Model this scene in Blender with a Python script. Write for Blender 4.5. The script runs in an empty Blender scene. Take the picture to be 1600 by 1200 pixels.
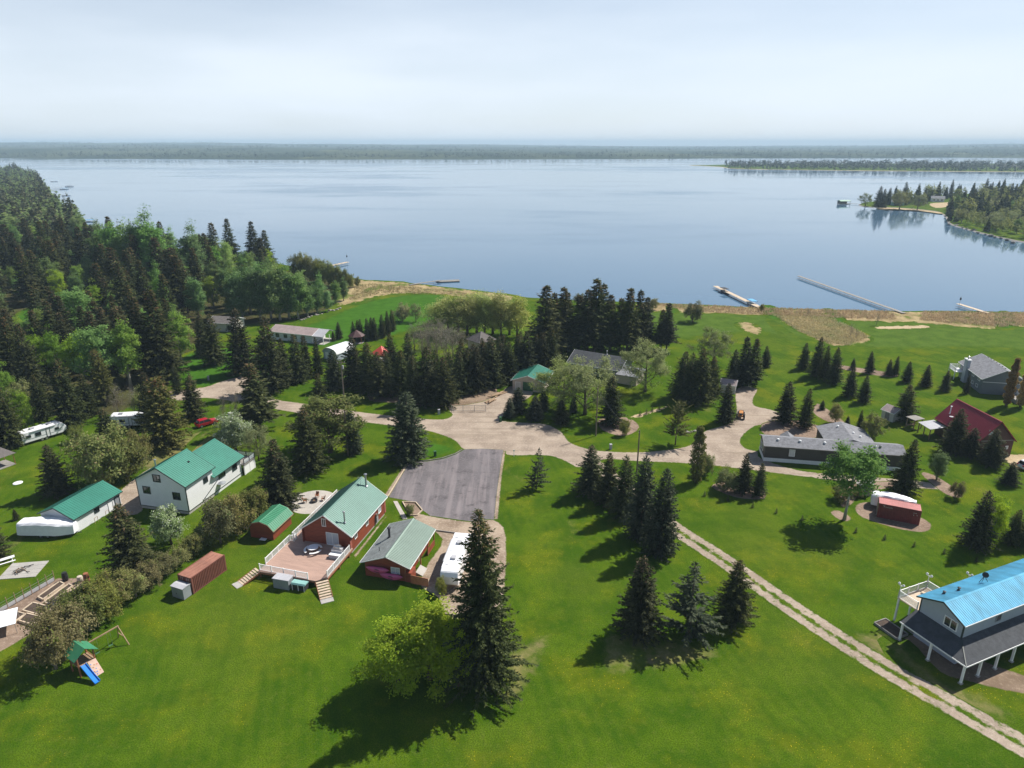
import bpy, bmesh, math, random
import numpy as np
from mathutils import Vector, Matrix, geometry
random.seed(7); rng = np.random.default_rng(11)
R = math.radians
S = bpy.context.scene
COL = S.collection

# ------------------------------------------------------------------ camera
F, HOR, CAMH = 1066.0, 224.0, 58.0           # focal length in photo pixels, horizon row, drone height
PITCH = math.atan((600 - HOR) / F)
cp, sp = math.cos(PITCH), math.sin(PITCH)
cam_d = bpy.data.cameras.new('camera'); cam = bpy.data.objects.new('camera', cam_d); COL.objects.link(cam)
cam.location = (0, 0, CAMH); cam.rotation_euler = (math.pi / 2 - PITCH, 0, 0)
cam_d.sensor_fit = 'HORIZONTAL'; cam_d.sensor_width = 36; cam_d.lens = 36 * F / 1600
cam_d.clip_start = 0.5; cam_d.clip_end = 60000
S.camera = cam

# ------------------------------------------------------------------ sky, sun, exposure
SUN_AZ = math.atan2(0.83, 0.56)              # clockwise from +Y
SUN_EL = R(49)
w = bpy.data.worlds.new('World'); S.world = w; w.use_nodes = True
wn, wl = w.node_tree.nodes, w.node_tree.links
bg = wn['Background']
sky = wn.new('ShaderNodeTexSky'); sky.sky_type = 'NISHITA'; sky.sun_disc = False
sky.sun_elevation = SUN_EL; sky.sun_rotation = SUN_AZ
sky.altitude = 700; sky.air_density = 1.0; sky.dust_density = 1.0; sky.ozone_density = 2.0
tc = wn.new('ShaderNodeTexCoord'); mp = wn.new('ShaderNodeMapping'); mp.inputs['Scale'].default_value = (1.3, 1.3, 7)
nz = wn.new('ShaderNodeTexNoise'); nz.inputs['Scale'].default_value = 1.5; nz.inputs['Detail'].default_value = 5
sx = wn.new('ShaderNodeSeparateXYZ'); fall = wn.new('ShaderNodeMapRange'); fall.interpolation_type = 'SMOOTHSTEP'     # hazy veil, thick at the horizon, thin overhead
for i_, q_ in enumerate((0., .45, .92, .03)): fall.inputs[i_+1].default_value = q_
vr = wn.new('ShaderNodeMapRange')
for i_, q_ in enumerate((.32, .68, .70, 1.10)): vr.inputs[i_+1].default_value = q_
mu = wn.new('ShaderNodeMath'); mu.operation = 'MULTIPLY'; mu.use_clamp = True
mx = wn.new('ShaderNodeMix'); mx.data_type = 'RGBA'
wl.new(tc.outputs['Generated'], mp.inputs['Vector']); wl.new(mp.outputs['Vector'], nz.inputs['Vector']); wl.new(tc.outputs['Generated'], sx.inputs[0])
wl.new(sx.outputs['Z'], fall.inputs[0]); wl.new(nz.outputs['Fac'], vr.inputs[0]); wl.new(fall.outputs[0], mu.inputs[0]); wl.new(vr.outputs[0], mu.inputs[1]); wl.new(mu.outputs[0], mx.inputs[0])
wl.new(sky.outputs['Color'], mx.inputs[6]); mx.inputs[7].default_value = (8.9, 9.8, 10.9, 1)
wl.new(mx.outputs[2], bg.inputs['Color']); bg.inputs['Strength'].default_value = 0.072
sun_d = bpy.data.lights.new('sun', 'SUN'); sun_d.energy = 5.0; sun_d.angle = R(.53); sun_d.color = (1, .955, .88)
sun = bpy.data.objects.new('sun', sun_d); COL.objects.link(sun)
sv = Vector((math.sin(SUN_AZ) * math.cos(SUN_EL), math.cos(SUN_AZ) * math.cos(SUN_EL), math.sin(SUN_EL)))
sun.rotation_euler = sv.to_track_quat('Z', 'Y').to_euler(); sun.location = (80, 60, 160)
vs = S.view_settings; vs.view_transform = 'Standard'; vs.look = 'None'; vs.exposure = 0.5; vs.gamma = 1; vs.use_curve_mapping = False
S.cycles.use_denoising = True
try: S.cycles.denoiser = 'OPENIMAGEDENOISE'
except Exception: pass
S.cycles.max_bounces = 6; S.cycles.transparent_max_bounces = 8; S.cycles.volume_bounces = 0
S.cycles.diffuse_bounces = 4; S.cycles.glossy_bounces = 3

# ------------------------------------------------------------------ pixels to places
def at(u, v, z=0.0):
    """photo pixel -> point on the level z"""
    x, y = (u - 800) / F, (600 - v) / F
    Y, Z = cp + y * sp, -sp + y * cp
    t = (z - CAMH) / Z
    return Vector((x * t, Y * t, z))
def proj(p):
    Z = p[2] - CAMH; d = p[1] * cp - Z * sp
    return 800 + F * p[0] / d, 600 - F * (p[1] * sp + Z * cp) / d
def height(u, vb, vt):
    """height of an upright thing whose foot is at (u, vb) and whose top shows at row vt"""
    b = at(u, vb); k = (600 - vt) / F
    # (Y*sp+Z*cp) = k*(Y*cp-Z*sp)
    Z = b.y * (k * cp - sp) / (cp + k * sp)
    return max(.3, Z + CAMH)

# ------------------------------------------------------------------ objects
def tag(o, label=None, cat=None, group=None, kind=None):
    if label: o['label'] = label
    if cat: o['category'] = cat
    if group: o['group'] = group
    if kind: o['kind'] = kind
    return o
def empty(name, loc, rz=0, label=None, cat=None, group=None, scale=None):
    o = bpy.data.objects.new(name, None); COL.objects.link(o)
    o.location = loc; o.rotation_euler = (0, 0, rz); o.empty_display_size = .3
    if scale: o.scale = scale
    return tag(o, label, cat, group)
def link(name, me, parent=None, loc=None, rot=None, scale=None):
    o = bpy.data.objects.new(name, me); COL.objects.link(o)
    if parent: o.parent = parent
    if loc is not None: o.location = loc
    if rot is not None: o.rotation_euler = rot
    if scale is not None: o.scale = scale
    return o
def copy_tree(o, parent=None):
    c = o.copy(); COL.objects.link(c); c.parent = parent
    for ch in list(o.children): copy_tree(ch, c)
    return c
class MB:
    """collects shapes, builds ONE mesh object"""
    def __init__(s): s.v = []; s.f = []
    def add(s, vs, fs):
        n = len(s.v); s.v += [tuple(p) for p in vs]; s.f += [tuple(i + n for i in f) for f in fs]; return s
    def box(s, a, b):
        x0, y0, z0 = a; x1, y1, z1 = b
        return s.add([(x0,y0,z0),(x1,y0,z0),(x1,y1,z0),(x0,y1,z0),(x0,y0,z1),(x1,y0,z1),(x1,y1,z1),(x0,y1,z1)],
            [(0,3,2,1),(4,5,6,7),(0,1,5,4),(1,2,6,5),(2,3,7,6),(3,0,4,7)])
    def bar(s, p, q, wdt, hgt=None):
        p, q = Vector(p), Vector(q); d = (q - p).normalized(); hgt = hgt or wdt
        up = Vector((0,0,1)) if abs(d.z) < .95 else Vector((1,0,0))
        sx = d.cross(up).normalized() * wdt / 2; sy = sx.cross(d).normalized() * hgt / 2
        c = [p-sx-sy, p+sx-sy, p+sx+sy, p-sx+sy, q-sx-sy, q+sx-sy, q+sx+sy, q-sx+sy]
        return s.add(c, [(0,3,2,1),(4,5,6,7),(0,1,5,4),(1,2,6,5),(2,3,7,6),(3,0,4,7)])
    def tube(s, p, q, r0, r1=None, n=8, cap=True):
        p, q = Vector(p), Vector(q); r1 = r0 if r1 is None else r1; d = (q - p).normalized()
        a = d.orthogonal().normalized(); b = d.cross(a)
        vs = [p + (a*math.cos(t)+b*math.sin(t))*r0 for t in [6.2832*i/n for i in range(n)]] + [q + (a*math.cos(t)+b*math.sin(t))*r1 for t in [6.2832*i/n for i in range(n)]]
        fs = [(i,(i+1)%n,n+(i+1)%n,n+i) for i in range(n)]
        if cap: fs += [tuple(range(n))[::-1], tuple(range(n,2*n))]
        return s.add(vs, fs)
    def prism_x(s, poly, x0, x1):
        """polygon in (y,z) pushed along x"""
        n = len(poly)
        return s.add([(x0,)+tuple(p) for p in poly]+[(x1,)+tuple(p) for p in poly],
            [tuple(range(n))[::-1], tuple(range(n,2*n))] + [(i,(i+1)%n,n+(i+1)%n,n+i) for i in range(n)])
    def prism_y(s, poly, y0, y1):
        n = len(poly)
        return s.add([(p[0],y0,p[1]) for p in poly]+[(p[0],y1,p[1]) for p in poly],
            [tuple(range(n)), tuple(range(n,2*n))[::-1]] + [(i,n+i,n+(i+1)%n,(i+1)%n) for i in range(n)])
    def prism_z(s, poly, z0, z1):
        n = len(poly)
        return s.add([tuple(p[:2])+(z0,) for p in poly]+[tuple(p[:2])+(z1,) for p in poly],
            [tuple(range(n))[::-1], tuple(range(n,2*n))] + [(i,(i+1)%n,n+(i+1)%n,n+i) for i in range(n)])
    def lathe(s, prof, n=12, c=(0,0,0)):
        vs = []; fs = []
        for r, z in prof:
            vs += [(c[0]+r*math.cos(6.2832*i/n), c[1]+r*math.sin(6.2832*i/n), c[2]+z) for i in range(n)]
        for k in range(len(prof)-1):
            fs += [(k*n+i, k*n+(i+1)%n, (k+1)*n+(i+1)%n, (k+1)*n+i) for i in range(n)]
        fs += [tuple(range(n))[::-1], tuple(range((len(prof)-1)*n, len(prof)*n))]
        return s.add(vs, fs)
    def loft(s, rings, cap=True):
        n = len(rings[0]); vs = [p for r in rings for p in r]
        fs = [(k*n+i, k*n+(i+1)%n, (k+1)*n+(i+1)%n, (k+1)*n+i) for k in range(len(rings)-1) for i in range(n)]
        if cap: fs += [tuple(range(n))[::-1], tuple(range((len(rings)-1)*n, len(rings)*n))]
        return s.add(vs, fs)
    def mesh(s, name, m, bevel=0, smooth=False):
        me = bpy.data.meshes.new(name); me.from_pydata(s.v, [], s.f)
        bm = bmesh.new(); bm.from_mesh(me); bmesh.ops.recalc_face_normals(bm, faces=bm.faces)
        if bevel: bmesh.ops.bevel(bm, geom=[e for e in bm.edges if len(e.link_faces)==2 and e.calc_face_angle(0) > .5], offset=bevel, segments=2, affect='EDGES', clamp_overlap=True)
        bm.to_mesh(me); bm.free()
        if smooth:
            for p in me.polygons: p.use_smooth = True
        if m: me.materials.append(M[m])
        return me
    def build(s, name, m, parent=None, bevel=0, smooth=False, **k):
        return link(name, s.mesh(name, m, bevel, smooth), parent, **k)

# ------------------------------------------------------------------ materials
M = {}
class NT:
    def __init__(s, mat): s.t = mat.node_tree; s.n = s.t.nodes; s.l = s.t.links
    def new(s, typ, **k):
        n = s.n.new('ShaderNode' + typ)
        for a, b in k.items():
            if hasattr(n, a): setattr(n, a, b)
            else: s.put(n.inputs[a.replace('_', ' ')], b)
        return n
    def put(s, sock, v):
        if hasattr(v, 'is_output'): s.l.new(v, sock)
        else: sock.default_value = v
    def noise(s, vec, scale, detail=3, rough=.55):
        n = s.new('TexNoise', Scale=scale, Detail=detail, Roughness=rough); s.put(n.inputs['Vector'], vec); return n.outputs['Fac']
    def ramp(s, x, a, b, c0=0., c1=1.):
        n = s.new('MapRange', interpolation_type='SMOOTHSTEP'); s.put(n.inputs[0], x)
        for i, q in enumerate((a, b, c0, c1)): n.inputs[i+1].default_value = q
        return n.outputs[0]
    def math(s, op, a, b=0.):
        n = s.new('Math', operation=op); s.put(n.inputs[0], a); s.put(n.inputs[1], b); return n.outputs[0]
    def mix(s, f, a, b, typ='MIX'):
        n = s.new('Mix', data_type='RGBA', blend_type=typ); s.put(n.inputs[0], f)
        for i, q in ((6, a), (7, b)): s.put(n.inputs[i], (tuple(q)+(1,))[:4] if isinstance(q, tuple) else q)
        return n.outputs[2]
    def mapping(s, vec, scale=(1,1,1), rot=(0,0,0)):
        n = s.new('Mapping'); s.put(n.inputs[0], vec); n.inputs['Scale'].default_value = scale; n.inputs['Rotation'].default_value = rot; return n.outputs[0]
    def bump(s, h, strength=.3, dist=.05):
        n = s.new('Bump', Strength=strength, Distance=dist); s.put(n.inputs['Height'], h); return n.outputs[0]
def newmat(name):
    m = bpy.data.materials.new(name); m.use_nodes = True; M[name] = m
    nt = NT(m); return nt, nt.n['Principled BSDF']
def pm(name, col, rough=.7, var=.18, scale=3., bump=0., metal=0., spec=.5, wave=None, stretch=(1,1,1)):
    """plain material with soft grain and wear; wave=(axis, boards per metre, depth) gives boards or laps"""
    nt, p = newmat(name); co = nt.new('TexCoord').outputs['Object']
    vec = nt.mapping(co, stretch)
    n1 = nt.noise(vec, scale, 4); n2 = nt.noise(vec, scale * .17, 2)
    f = nt.math('MULTIPLY', nt.math('ADD', n1, n2), .5)
    c = nt.mix(nt.ramp(f, .3, .7), tuple(q*(1-var) for q in col), tuple(min(.95, q*(1+var)) for q in col))
    h = None
    if wave:
        wv = nt.new('TexWave', wave_type='BANDS', bands_direction=wave[0], wave_profile=wave[3] if len(wave) > 3 else 'SAW', Scale=wave[1] * .31416)
        nt.put(wv.inputs['Vector'], co); h = wv.outputs['Fac']
        c = nt.mix(nt.ramp(h, 0, .22, wave[2], 0), c, tuple(q*.45 for q in col))
    nt.put(p.inputs['Base Color'], c); p.inputs['Roughness'].default_value = rough; p.inputs['Metallic'].default_value = metal
    p.inputs['Specular IOR Level'].default_value = spec
    if h is not None: nt.put(p.inputs['Normal'], nt.bump(h, .6, .03))
    elif bump: nt.put(p.inputs['Normal'], nt.bump(n1, bump, .05))
    return M[name]

def lawn_color(nt):
    pos = nt.new('NewGeometry').outputs['Position']
    a = nt.noise(pos, .035, 4, .6); b = nt.noise(pos, .17, 4, .6); c = nt.noise(pos, 1.3, 5, .7); fine = nt.noise(nt.mapping(pos, (1, 1, 1), (0, 0, .5)), 7, 3, .7)
    col = nt.mix(nt.ramp(b, .38, .64), (.042, .096, .004), (.086, .144, .007))
    col = nt.mix(nt.ramp(a, .48, .68, 0, .6), col, (.112, .148, .014))
    st = nt.new('TexWave', wave_type='BANDS', bands_direction='X', wave_profile='SIN', Scale=.20, Distortion=.7, Detail=2)
    nt.put(st.inputs['Vector'], nt.mapping(pos, (1, 1, 1), (0, 0, R(-14)))); 
    col = nt.mix(nt.math('MULTIPLY', nt.math('MULTIPLY', st.outputs['Fac'], nt.ramp(nt.noise(pos, .05, 2), .35, .6)), .3), col, (.110, .158, .010))
    col = nt.mix(nt.ramp(c, .50, .72, 0, .5), col, (.135, .158, .024))
    wr = nt.noise(nt.mapping(pos, (1, .45, 1), (0, 0, R(-35))), .11, 5, .7); col = nt.mix(nt.ramp(wr, .60, .76, 0, .6), col, (.215, .190, .070))
    col = nt.mix(nt.ramp(fine, .36, .62, .75, 0), col, (.020, .048, .002))
    d3 = nt.noise(pos, .45, 4, .7); col = nt.mix(nt.ramp(d3, .52, .72, 0, .55), col, (.030, .070, .004))
    vo = nt.new('TexVoronoi', Scale=3.3); nt.put(vo.inputs['Vector'], pos)     # dandelions
    dot = nt.math('LESS_THAN', vo.outputs['Distance'], .13)
    patch = nt.ramp(nt.noise(pos, .09, 4, .65), .49, .68)
    col = nt.mix(nt.math('MULTIPLY', patch, .16), col, (.30, .25, .012))
    col = nt.mix(nt.math('MULTIPLY', nt.math('MULTIPLY', dot, patch), .8), col, (.60, .45, .012))
    return col, c, fine, pos
def ground_mat(name, kind):
    """kind: how the sheet itself looks; towards its edge it breaks up into the lawn"""
    nt, p = newmat(name); col, c, fine, pos = lawn_color(nt)
    hgt = fine
    if kind != 'lawn':
        n_big = nt.noise(pos, .25, 4); n_mid = nt.noise(pos, 2.2, 5, .65); n_fine = nt.noise(pos, 11, 4, .7)
        C = {'gravel': ((.40, .325, .255), (.29, .23, .18), (.50, .43, .35)), 'asphalt': ((.172, .156, .160), (.130, .118, .122), (.225, .205, .206)),
             'pebble': ((.40, .315, .235), (.24, .18, .13), (.52, .44, .35)), 'reed': ((.40, .31, .165), (.24, .18, .09), (.52, .43, .25)),
             'forest': ((.070, .075, .025), (.042, .034, .018), (.12, .115, .04)), 'dry': ((.24, .20, .085), (.15, .15, .045), (.33, .27, .14)),
             'mulch': ((.30, .22, .165), (.19, .135, .10), (.42, .33, .26)), 'concrete': ((.47, .43, .38), (.38, .35, .31), (.55, .51, .46)),
             'sand': ((.50, .39, .25), (.38, .29, .18), (.60, .49, .33)), 'soil': ((.27, .20, .145), (.18, .13, .09), (.36, .28, .2)),
             'meadow': ((.075, .135, .016), (.05, .10, .01), (.15, .165, .035)), 'lush': ((.05, .135, .012), (.035, .10, .008), (.08, .16, .014))}[kind]
        s = nt.mix(nt.ramp(n_big, .35, .65), C[0], C[1]); s = nt.mix(nt.ramp(n_mid, .48, .72, 0, .75), s, C[2])
        s = nt.mix(nt.ramp(n_fine, .3, .6, .5, 0), s, tuple(q*.62 for q in C[1]))
        if kind == 'gravel':   # wheel-worn bands
            tr = nt.noise(nt.mapping(pos, (.05, .55, 1), (0, 0, R(8))), 1., 3)
            s = nt.mix(nt.ramp(tr, .5, .65, 0, .45), s, (.22, .175, .13))
        if kind == 'asphalt':
            tr = nt.noise(nt.mapping(pos, (.75, .05, 1), (0, 0, R(-14))), 1., 4)
            s = nt.mix(nt.ramp(tr, .45, .68, 0, .6), s, (.265, .23, .23))
            s = nt.mix(nt.ramp(nt.noise(pos, .5, 4), .58, .72, 0, .5), s, (.055, .05, .052))
        if kind in ('reed', 'dry'): s = nt.mix(nt.ramp(nt.noise(pos, .5, 4, .7), .55, .7, 0, .6), s, (.09, .14, .02)); s = nt.mix(nt.ramp(nt.noise(nt.mapping(pos, (1, .6, 1)), .09, 5, .65), .50, .62, 0, .85), s, (.075, .125, .012)); s = nt.mix(nt.ramp(nt.noise(pos, .2, 4, .7), .55, .68, 0, .6), s, (.22, .15, .10))
        e = nt.new('Attribute', attribute_name='edge').outputs['Fac']
        wob = {'asphalt': .12, 'concrete': .05, 'gravel': .8, 'reed': 11., 'forest': 7., 'dry': 5., 'meadow': 8., 'lush': 5., 'sand': 5.}.get(kind, .5)
        wn_ = nt.noise(pos, {'reed': .28, 'sand': .4, 'dry': .7, 'forest': .4, 'meadow': .4, 'lush': .4}.get(kind, 1.6), 5, .65)
        m_ = nt.math('ADD', e, nt.math('MULTIPLY', nt.math('SUBTRACT', wn_, .62), wob))
        soft = {'asphalt': .05, 'concrete': .03, 'dry': 2.5, 'meadow': 3, 'lush': 2.}.get(kind, .25)
        mask = nt.ramp(m_, 0, soft); mask = nt.math('MULTIPLY', mask, nt.ramp(e, 0, .03))
        if kind in ('dry',): mask = nt.math('MULTIPLY', mask, .8)
        col = nt.mix(mask, col, s); hgt = n_fine
    nt.put(p.inputs['Base Color'], col); p.inputs['Roughness'].default_value = .95; p.inputs['Specular IOR Level'].default_value = .02
    nt.put(p.inputs['Normal'], nt.bump(hgt, .5 if kind not in ('asphalt', 'concrete') else .15, .06))
for k in ('lawn', 'gravel', 'asphalt', 'pebble', 'reed', 'forest', 'dry', 'mulch', 'concrete', 'sand', 'soil', 'meadow', 'lush'): ground_mat(k, k)

def leaf_mat(name, a, b, tip=None, trans=.25, rough=.6, jit=1.):
    nt, p = newmat(name)
    r = nt.new('Attribute', attribute_name='rnd').outputs['Fac']; oi = nt.new('ObjectInfo').outputs['Random']
    col = nt.mix(nt.ramp(r, 0, .85), a, b)
    if tip: col = nt.mix(nt.ramp(r, .86, .93), col, tip)
    hs = nt.new('HueSaturation'); nt.put(hs.inputs['Color'], col)
    nt.put(hs.inputs['Hue'], nt.ramp(oi, 0, 1, .5-.017*jit, .5+.017*jit)); nt.put(hs.inputs['Value'], nt.math('ADD', 1-.28*jit, nt.math('MULTIPLY', nt.math('FRACT', nt.math('MULTIPLY', oi, 7.31)), .56*jit)))
    nt.put(hs.inputs['Saturation'], nt.math('ADD', 1-.15*jit, nt.math('MULTIPLY', nt.math('FRACT', nt.math('MULTIPLY', oi, 3.7)), .25*jit)))
    nt.put(p.inputs['Base Color'], hs.outputs[0]); p.inputs['Roughness'].default_value = rough; p.inputs['Specular IOR Level'].default_value = .08
    tl = nt.new('BsdfTranslucent'); nt.put(tl.inputs['Color'], hs.outputs[0]); ms = nt.new('MixShader'); ms.inputs[0].default_value = trans
    nt.l.new(p.outputs[0], ms.inputs[1]); nt.l.new(tl.outputs[0], ms.inputs[2]); nt.l.new(ms.outputs[0], nt.n['Material Output'].inputs[0])
leaf_mat('needles', (.024, .036, .013), (.104, .115, .040), (.165, .112, .052), .2)
leaf_mat('needles_blue', (.032, .047, .028), (.115, .132, .074), None, .2)
leaf_mat('needles_olive', (.075, .092, .020), (.165, .165, .036), (.22, .13, .05), .2)
leaf_mat('leaf_green', (.125, .235, .050), (.250, .370, .090), None, .55)
leaf_mat('leaf_lime', (.235, .345, .014), (.420, .520, .032), None, .55, jit=.25)
leaf_mat('leaf_fresh', (.170, .285, .034), (.310, .430, .065), None, .55)
leaf_mat('leaf_far', (.016, .030, .026), (.045, .062, .046), None, .15)
leaf_mat('needles_far', (.010, .020, .016), (.030, .042, .030), None, .1)
leaf_mat('leaf_willow', (.300, .350, .090), (.480, .510, .170), None, .68)
leaf_mat('leaf_aspen', (.125, .225, .060), (.240, .350, .110), None, .55)
leaf_mat('leaf_olive', (.135, .165, .040), (.260, .275, .085), (.24, .17, .09), .45)
leaf_mat('leaf_grey', (.180, .215, .070), (.330, .350, .140), None, .45)
leaf_mat('leaf_brown', (.175, .165, .065), (.290, .270, .110), (.19, .26, .05), .45)
leaf_mat('leaf_twig', (.17, .155, .115), (.27, .25, .185), (.24, .27, .10), .4)
leaf_mat('leaf_pale', (.24, .32, .13), (.42, .48, .26), (.85, .86, .78), .45)
leaf_mat('leaf_gold', (.24, .155, .03), (.42, .30, .07), None, .45)
leaf_mat('reed_blade', (.33, .25, .12), (.56, .46, .26), None, .3)
pm('bark', (.115, .085, .065), .9, .3, 6, .6, stretch=(1, 1, .2)); pm('bark_pale', (.36, .33, .28), .9, .3, 5, .4, stretch=(1, 1, .4)); pm('twig', (.20, .165, .125), .9, .2, 6)
pm('white_wall', (.78, .78, .79), .55, .04, 4, wave=('Z', 5, .35)); pm('white', (.80, .80, .79), .45, .05, 3); pm('white_gloss', (.82, .82, .83), .25, .05, 2)
pm('tarp', (.80, .80, .82), .38, .06, 2, .5); pm('dark_trim', (.02, .035, .032), .5, .2); pm('green_roof', (.038, .195, .140), .38, .10, 1.2, metal=.1)
pm('green_roof_soft', (.074, .172, .138), .5, .08, 1.2, metal=.1); pm('green_roof_pale', (.160, .225, .185), .55, .07, 1.0, metal=.1); pm('green_roof_deep', (.045, .21, .11), .42, .1)
pm('shingle_grey', (.180, .195, .190), .9, .30, 9, .5, wave=('X', 5, .25)); pm('shingle_dark', (.060, .064, .070), .9, .3, 9, .5, wave=('Y', 5, .3)); pm('shingle_mid', (.190, .192, .205), .9, .32, 9, .5, wave=('Y', 5, .3)); pm('shingle_brown', (.130, .115, .108), .9, .25, 7, .5, wave=('X', 4, .3))
pm('log_red', (.250, .052, .024), .6, .28, 2, wave=('Z', 4.2, .75, 'SIN'), stretch=(.5, .5, 4)); pm('barn_red', (.060, .018, .018), .6, .2, 3, wave=('Y', 4, .4)); pm('barn_roof', (.270, .028, .040), .5, .12, 1.2, metal=.1)
pm('cont_brown', (.175, .062, .045), .6, .25, 1.6); pm('cont_top', (.34, .155, .105), .7, .22, 2.2); pm('cont_red', (.195, .035, .034), .55, .25, 1.6); pm('cont_red_top', (.40, .125, .115), .6, .2, 2)
pm('deck', (.40, .262, .205), .7, .16, 1.2, wave=('X', 6.6, .4), stretch=(5, .5, 1)); pm('wood', (.30, .20, .12), .8, .25, 3, .3, stretch=(1, 1, 1)); pm('wood_pale', (.50, .40, .29), .8, .2, 3); pm('wood_grey', (.235, .22, .20), .85, .2, 3); pm('cedar', (.27, .105, .05), .7, .25, 3)
pm('grey_paint', (.245, .262, .275), .6, .1, 2); pm('siding_brown', (.060, .052, .046), .65, .1, 3, wave=('Z', 5, .4)); pm('siding_blue', (.370, .410, .475), .6, .06, 3, wave=('Z', 5, .3)); pm('siding_slate', (.150, .172, .190), .6, .06, 3, wave=('Z', 5, .35)); pm('siding_tan', (.52, .44, .36), .65, .08, 3, wave=('Z', 5, .3)); pm('siding_cream', (.55, .52, .47), .65, .08, 3)
pm('blue_roof', (.085, .350, .520), .5, .30, .9, metal=.1, stretch=(.35, 1.3, 1)); pm('concrete_obj', (.36, .34, .31), .9, .12, 3, .3); pm('earth', (.062, .042, .03), .95, .3, 5, .8); pm('stone', (.22, .20, .18), .9, .3, 4, .6)
pm('metal', (.45, .46, .47), .35, .1, 3, metal=.8); pm('steel_dark', (.05, .05, .055), .5, .2, metal=.3); pm('black', (.014, .014, .016), .6, .2); pm('rubber', (.02, .02, .02), .85, .2); pm('slide_blue', (.025, .20, .62), .3, .08); pm('car_red', (.36, .012, .022), .18, .05, spec=.7); pm('kayak_pink', (.52, .085, .22), .35, .12); pm('canopy_red', (.68, .085, .055), .6, .08); pm('canopy_blue', (.10, .36, .62), .5, .1)
pm('orange', (.42, .17, .03), .5, .2); pm('teal', (.25, .46, .42), .35, .08); pm('pole_wood', (.19, .145, .105), .9, .2, 4, stretch=(1, 1, .1)); pm('climb_panel', (.50, .34, .26), .7, .2, 3); pm('mauve_roof', (.33, .26, .245), .8, .2, 4, wave=('Y', 3, .25)); pm('lens_red', (.4, .01, .01), .2); pm('lens_clear', (.7, .7, .68), .15); pm('cloth_grey', (.40, .40, .42), .8, .1); pm('mesh_green', (.04, .12, .05), .8, .2)
nt, p = newmat('glass'); p.inputs['Base Color'].default_value = (.022, .028, .034, 1); p.inputs['Roughness'].default_value = .04; p.inputs['Specular IOR Level'].default_value = .9
nt, p = newmat('glass_pale'); p.inputs['Base Color'].default_value = (.50, .53, .57, 1); p.inputs['Roughness'].default_value = .12; p.inputs['Specular IOR Level'].default_value = .8
nt, p = newmat('glass_clear'); p.inputs['Base Color'].default_value = (.62, .68, .70, 1); p.inputs['Roughness'].default_value = .05; p.inputs['Alpha'].default_value = .35
# lake: smooth where the wind does not reach, finely rippled where it does
nt, p = newmat('water'); pos = nt.new('NewGeometry').outputs['Position']
st = nt.noise(nt.mapping(pos, (.0020, .0040, 1), (0, 0, R(4))), 1., 5, .62)
rp = nt.noise(nt.mapping(pos, (.55, .9, 1)), 1., 3, .6)
gust = nt.ramp(st, .44, .66)
nt.put(p.inputs['Base Color'], nt.mix(nt.noise(pos, .004, 2), (.060, .125, .200), (.075, .145, .220)))
nt.put(p.inputs['Roughness'], nt.math('ADD', .06, nt.math('MULTIPLY', gust, .13)))
p.inputs['IOR'].default_value = 1.333
bn = nt.new('Bump', Distance=.05); nt.put(bn.inputs['Height'], rp); nt.put(bn.inputs['Strength'], nt.math('ADD', .05, nt.math('MULTIPLY', gust, .16))); nt.put(p.inputs['Normal'], bn.outputs[0])
pm('bank', (.36, .28, .16), .95, .35, 1.5, .6)
nt, p = newmat('far_land'); pos = nt.new('NewGeometry').outputs['Position']
c_ = nt.mix(nt.ramp(nt.noise(nt.mapping(pos, (.0022, .0009, .002)), 1., 5, .6), .42, .6), (.032, .048, .032), (.08, .095, .055))
c_ = nt.mix(nt.ramp(nt.noise(nt.mapping(pos, (.0016, .0009, 0.)), 1., 3), .64, .68, 0, .8), c_, (.20, .215, .10))
nt.put(p.inputs['Base Color'], nt.mix(nt.ramp(nt.noise(pos, .03, 4), .4, .7, 0, .6), c_, (.022, .038, .022))); p.inputs['Roughness'].default_value = 1; p.inputs['Specular IOR Level'].default_value = 0

# ------------------------------------------------------------------ the setting
def smooth_poly(pts, k=4, closed=True):
    out = []; n = len(pts)
    for i in range(n if closed else n - 1):
        p0, p1, p2, p3 = [pts[(i + j) % n] if closed else pts[min(max(i + j, 0), n - 1)] for j in (-1, 0, 1, 2)]
        for t in [q / k for q in range(k)]:
            out.append(tuple(.5 * (2*p1[a] + (p2[a]-p0[a])*t + (2*p0[a]-5*p1[a]+4*p2[a]-p3[a])*t*t + (3*p1[a]-p0[a]-3*p2[a]+p3[a])*t**3) for a in (0, 1)))
    if not closed: out.append(tuple(pts[-1][:2]))
    return out
def inside(p, poly):
    r = False; j = len(poly) - 1
    for i in range(len(poly)):
        a, b = poly[i], poly[j]
        if (a[1] > p[1]) != (b[1] > p[1]) and p[0] < (b[0]-a[0]) * (p[1]-a[1]) / (b[1]-a[1]) + a[0]: r = not r
        j = i
    return r
LAYER = []
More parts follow.
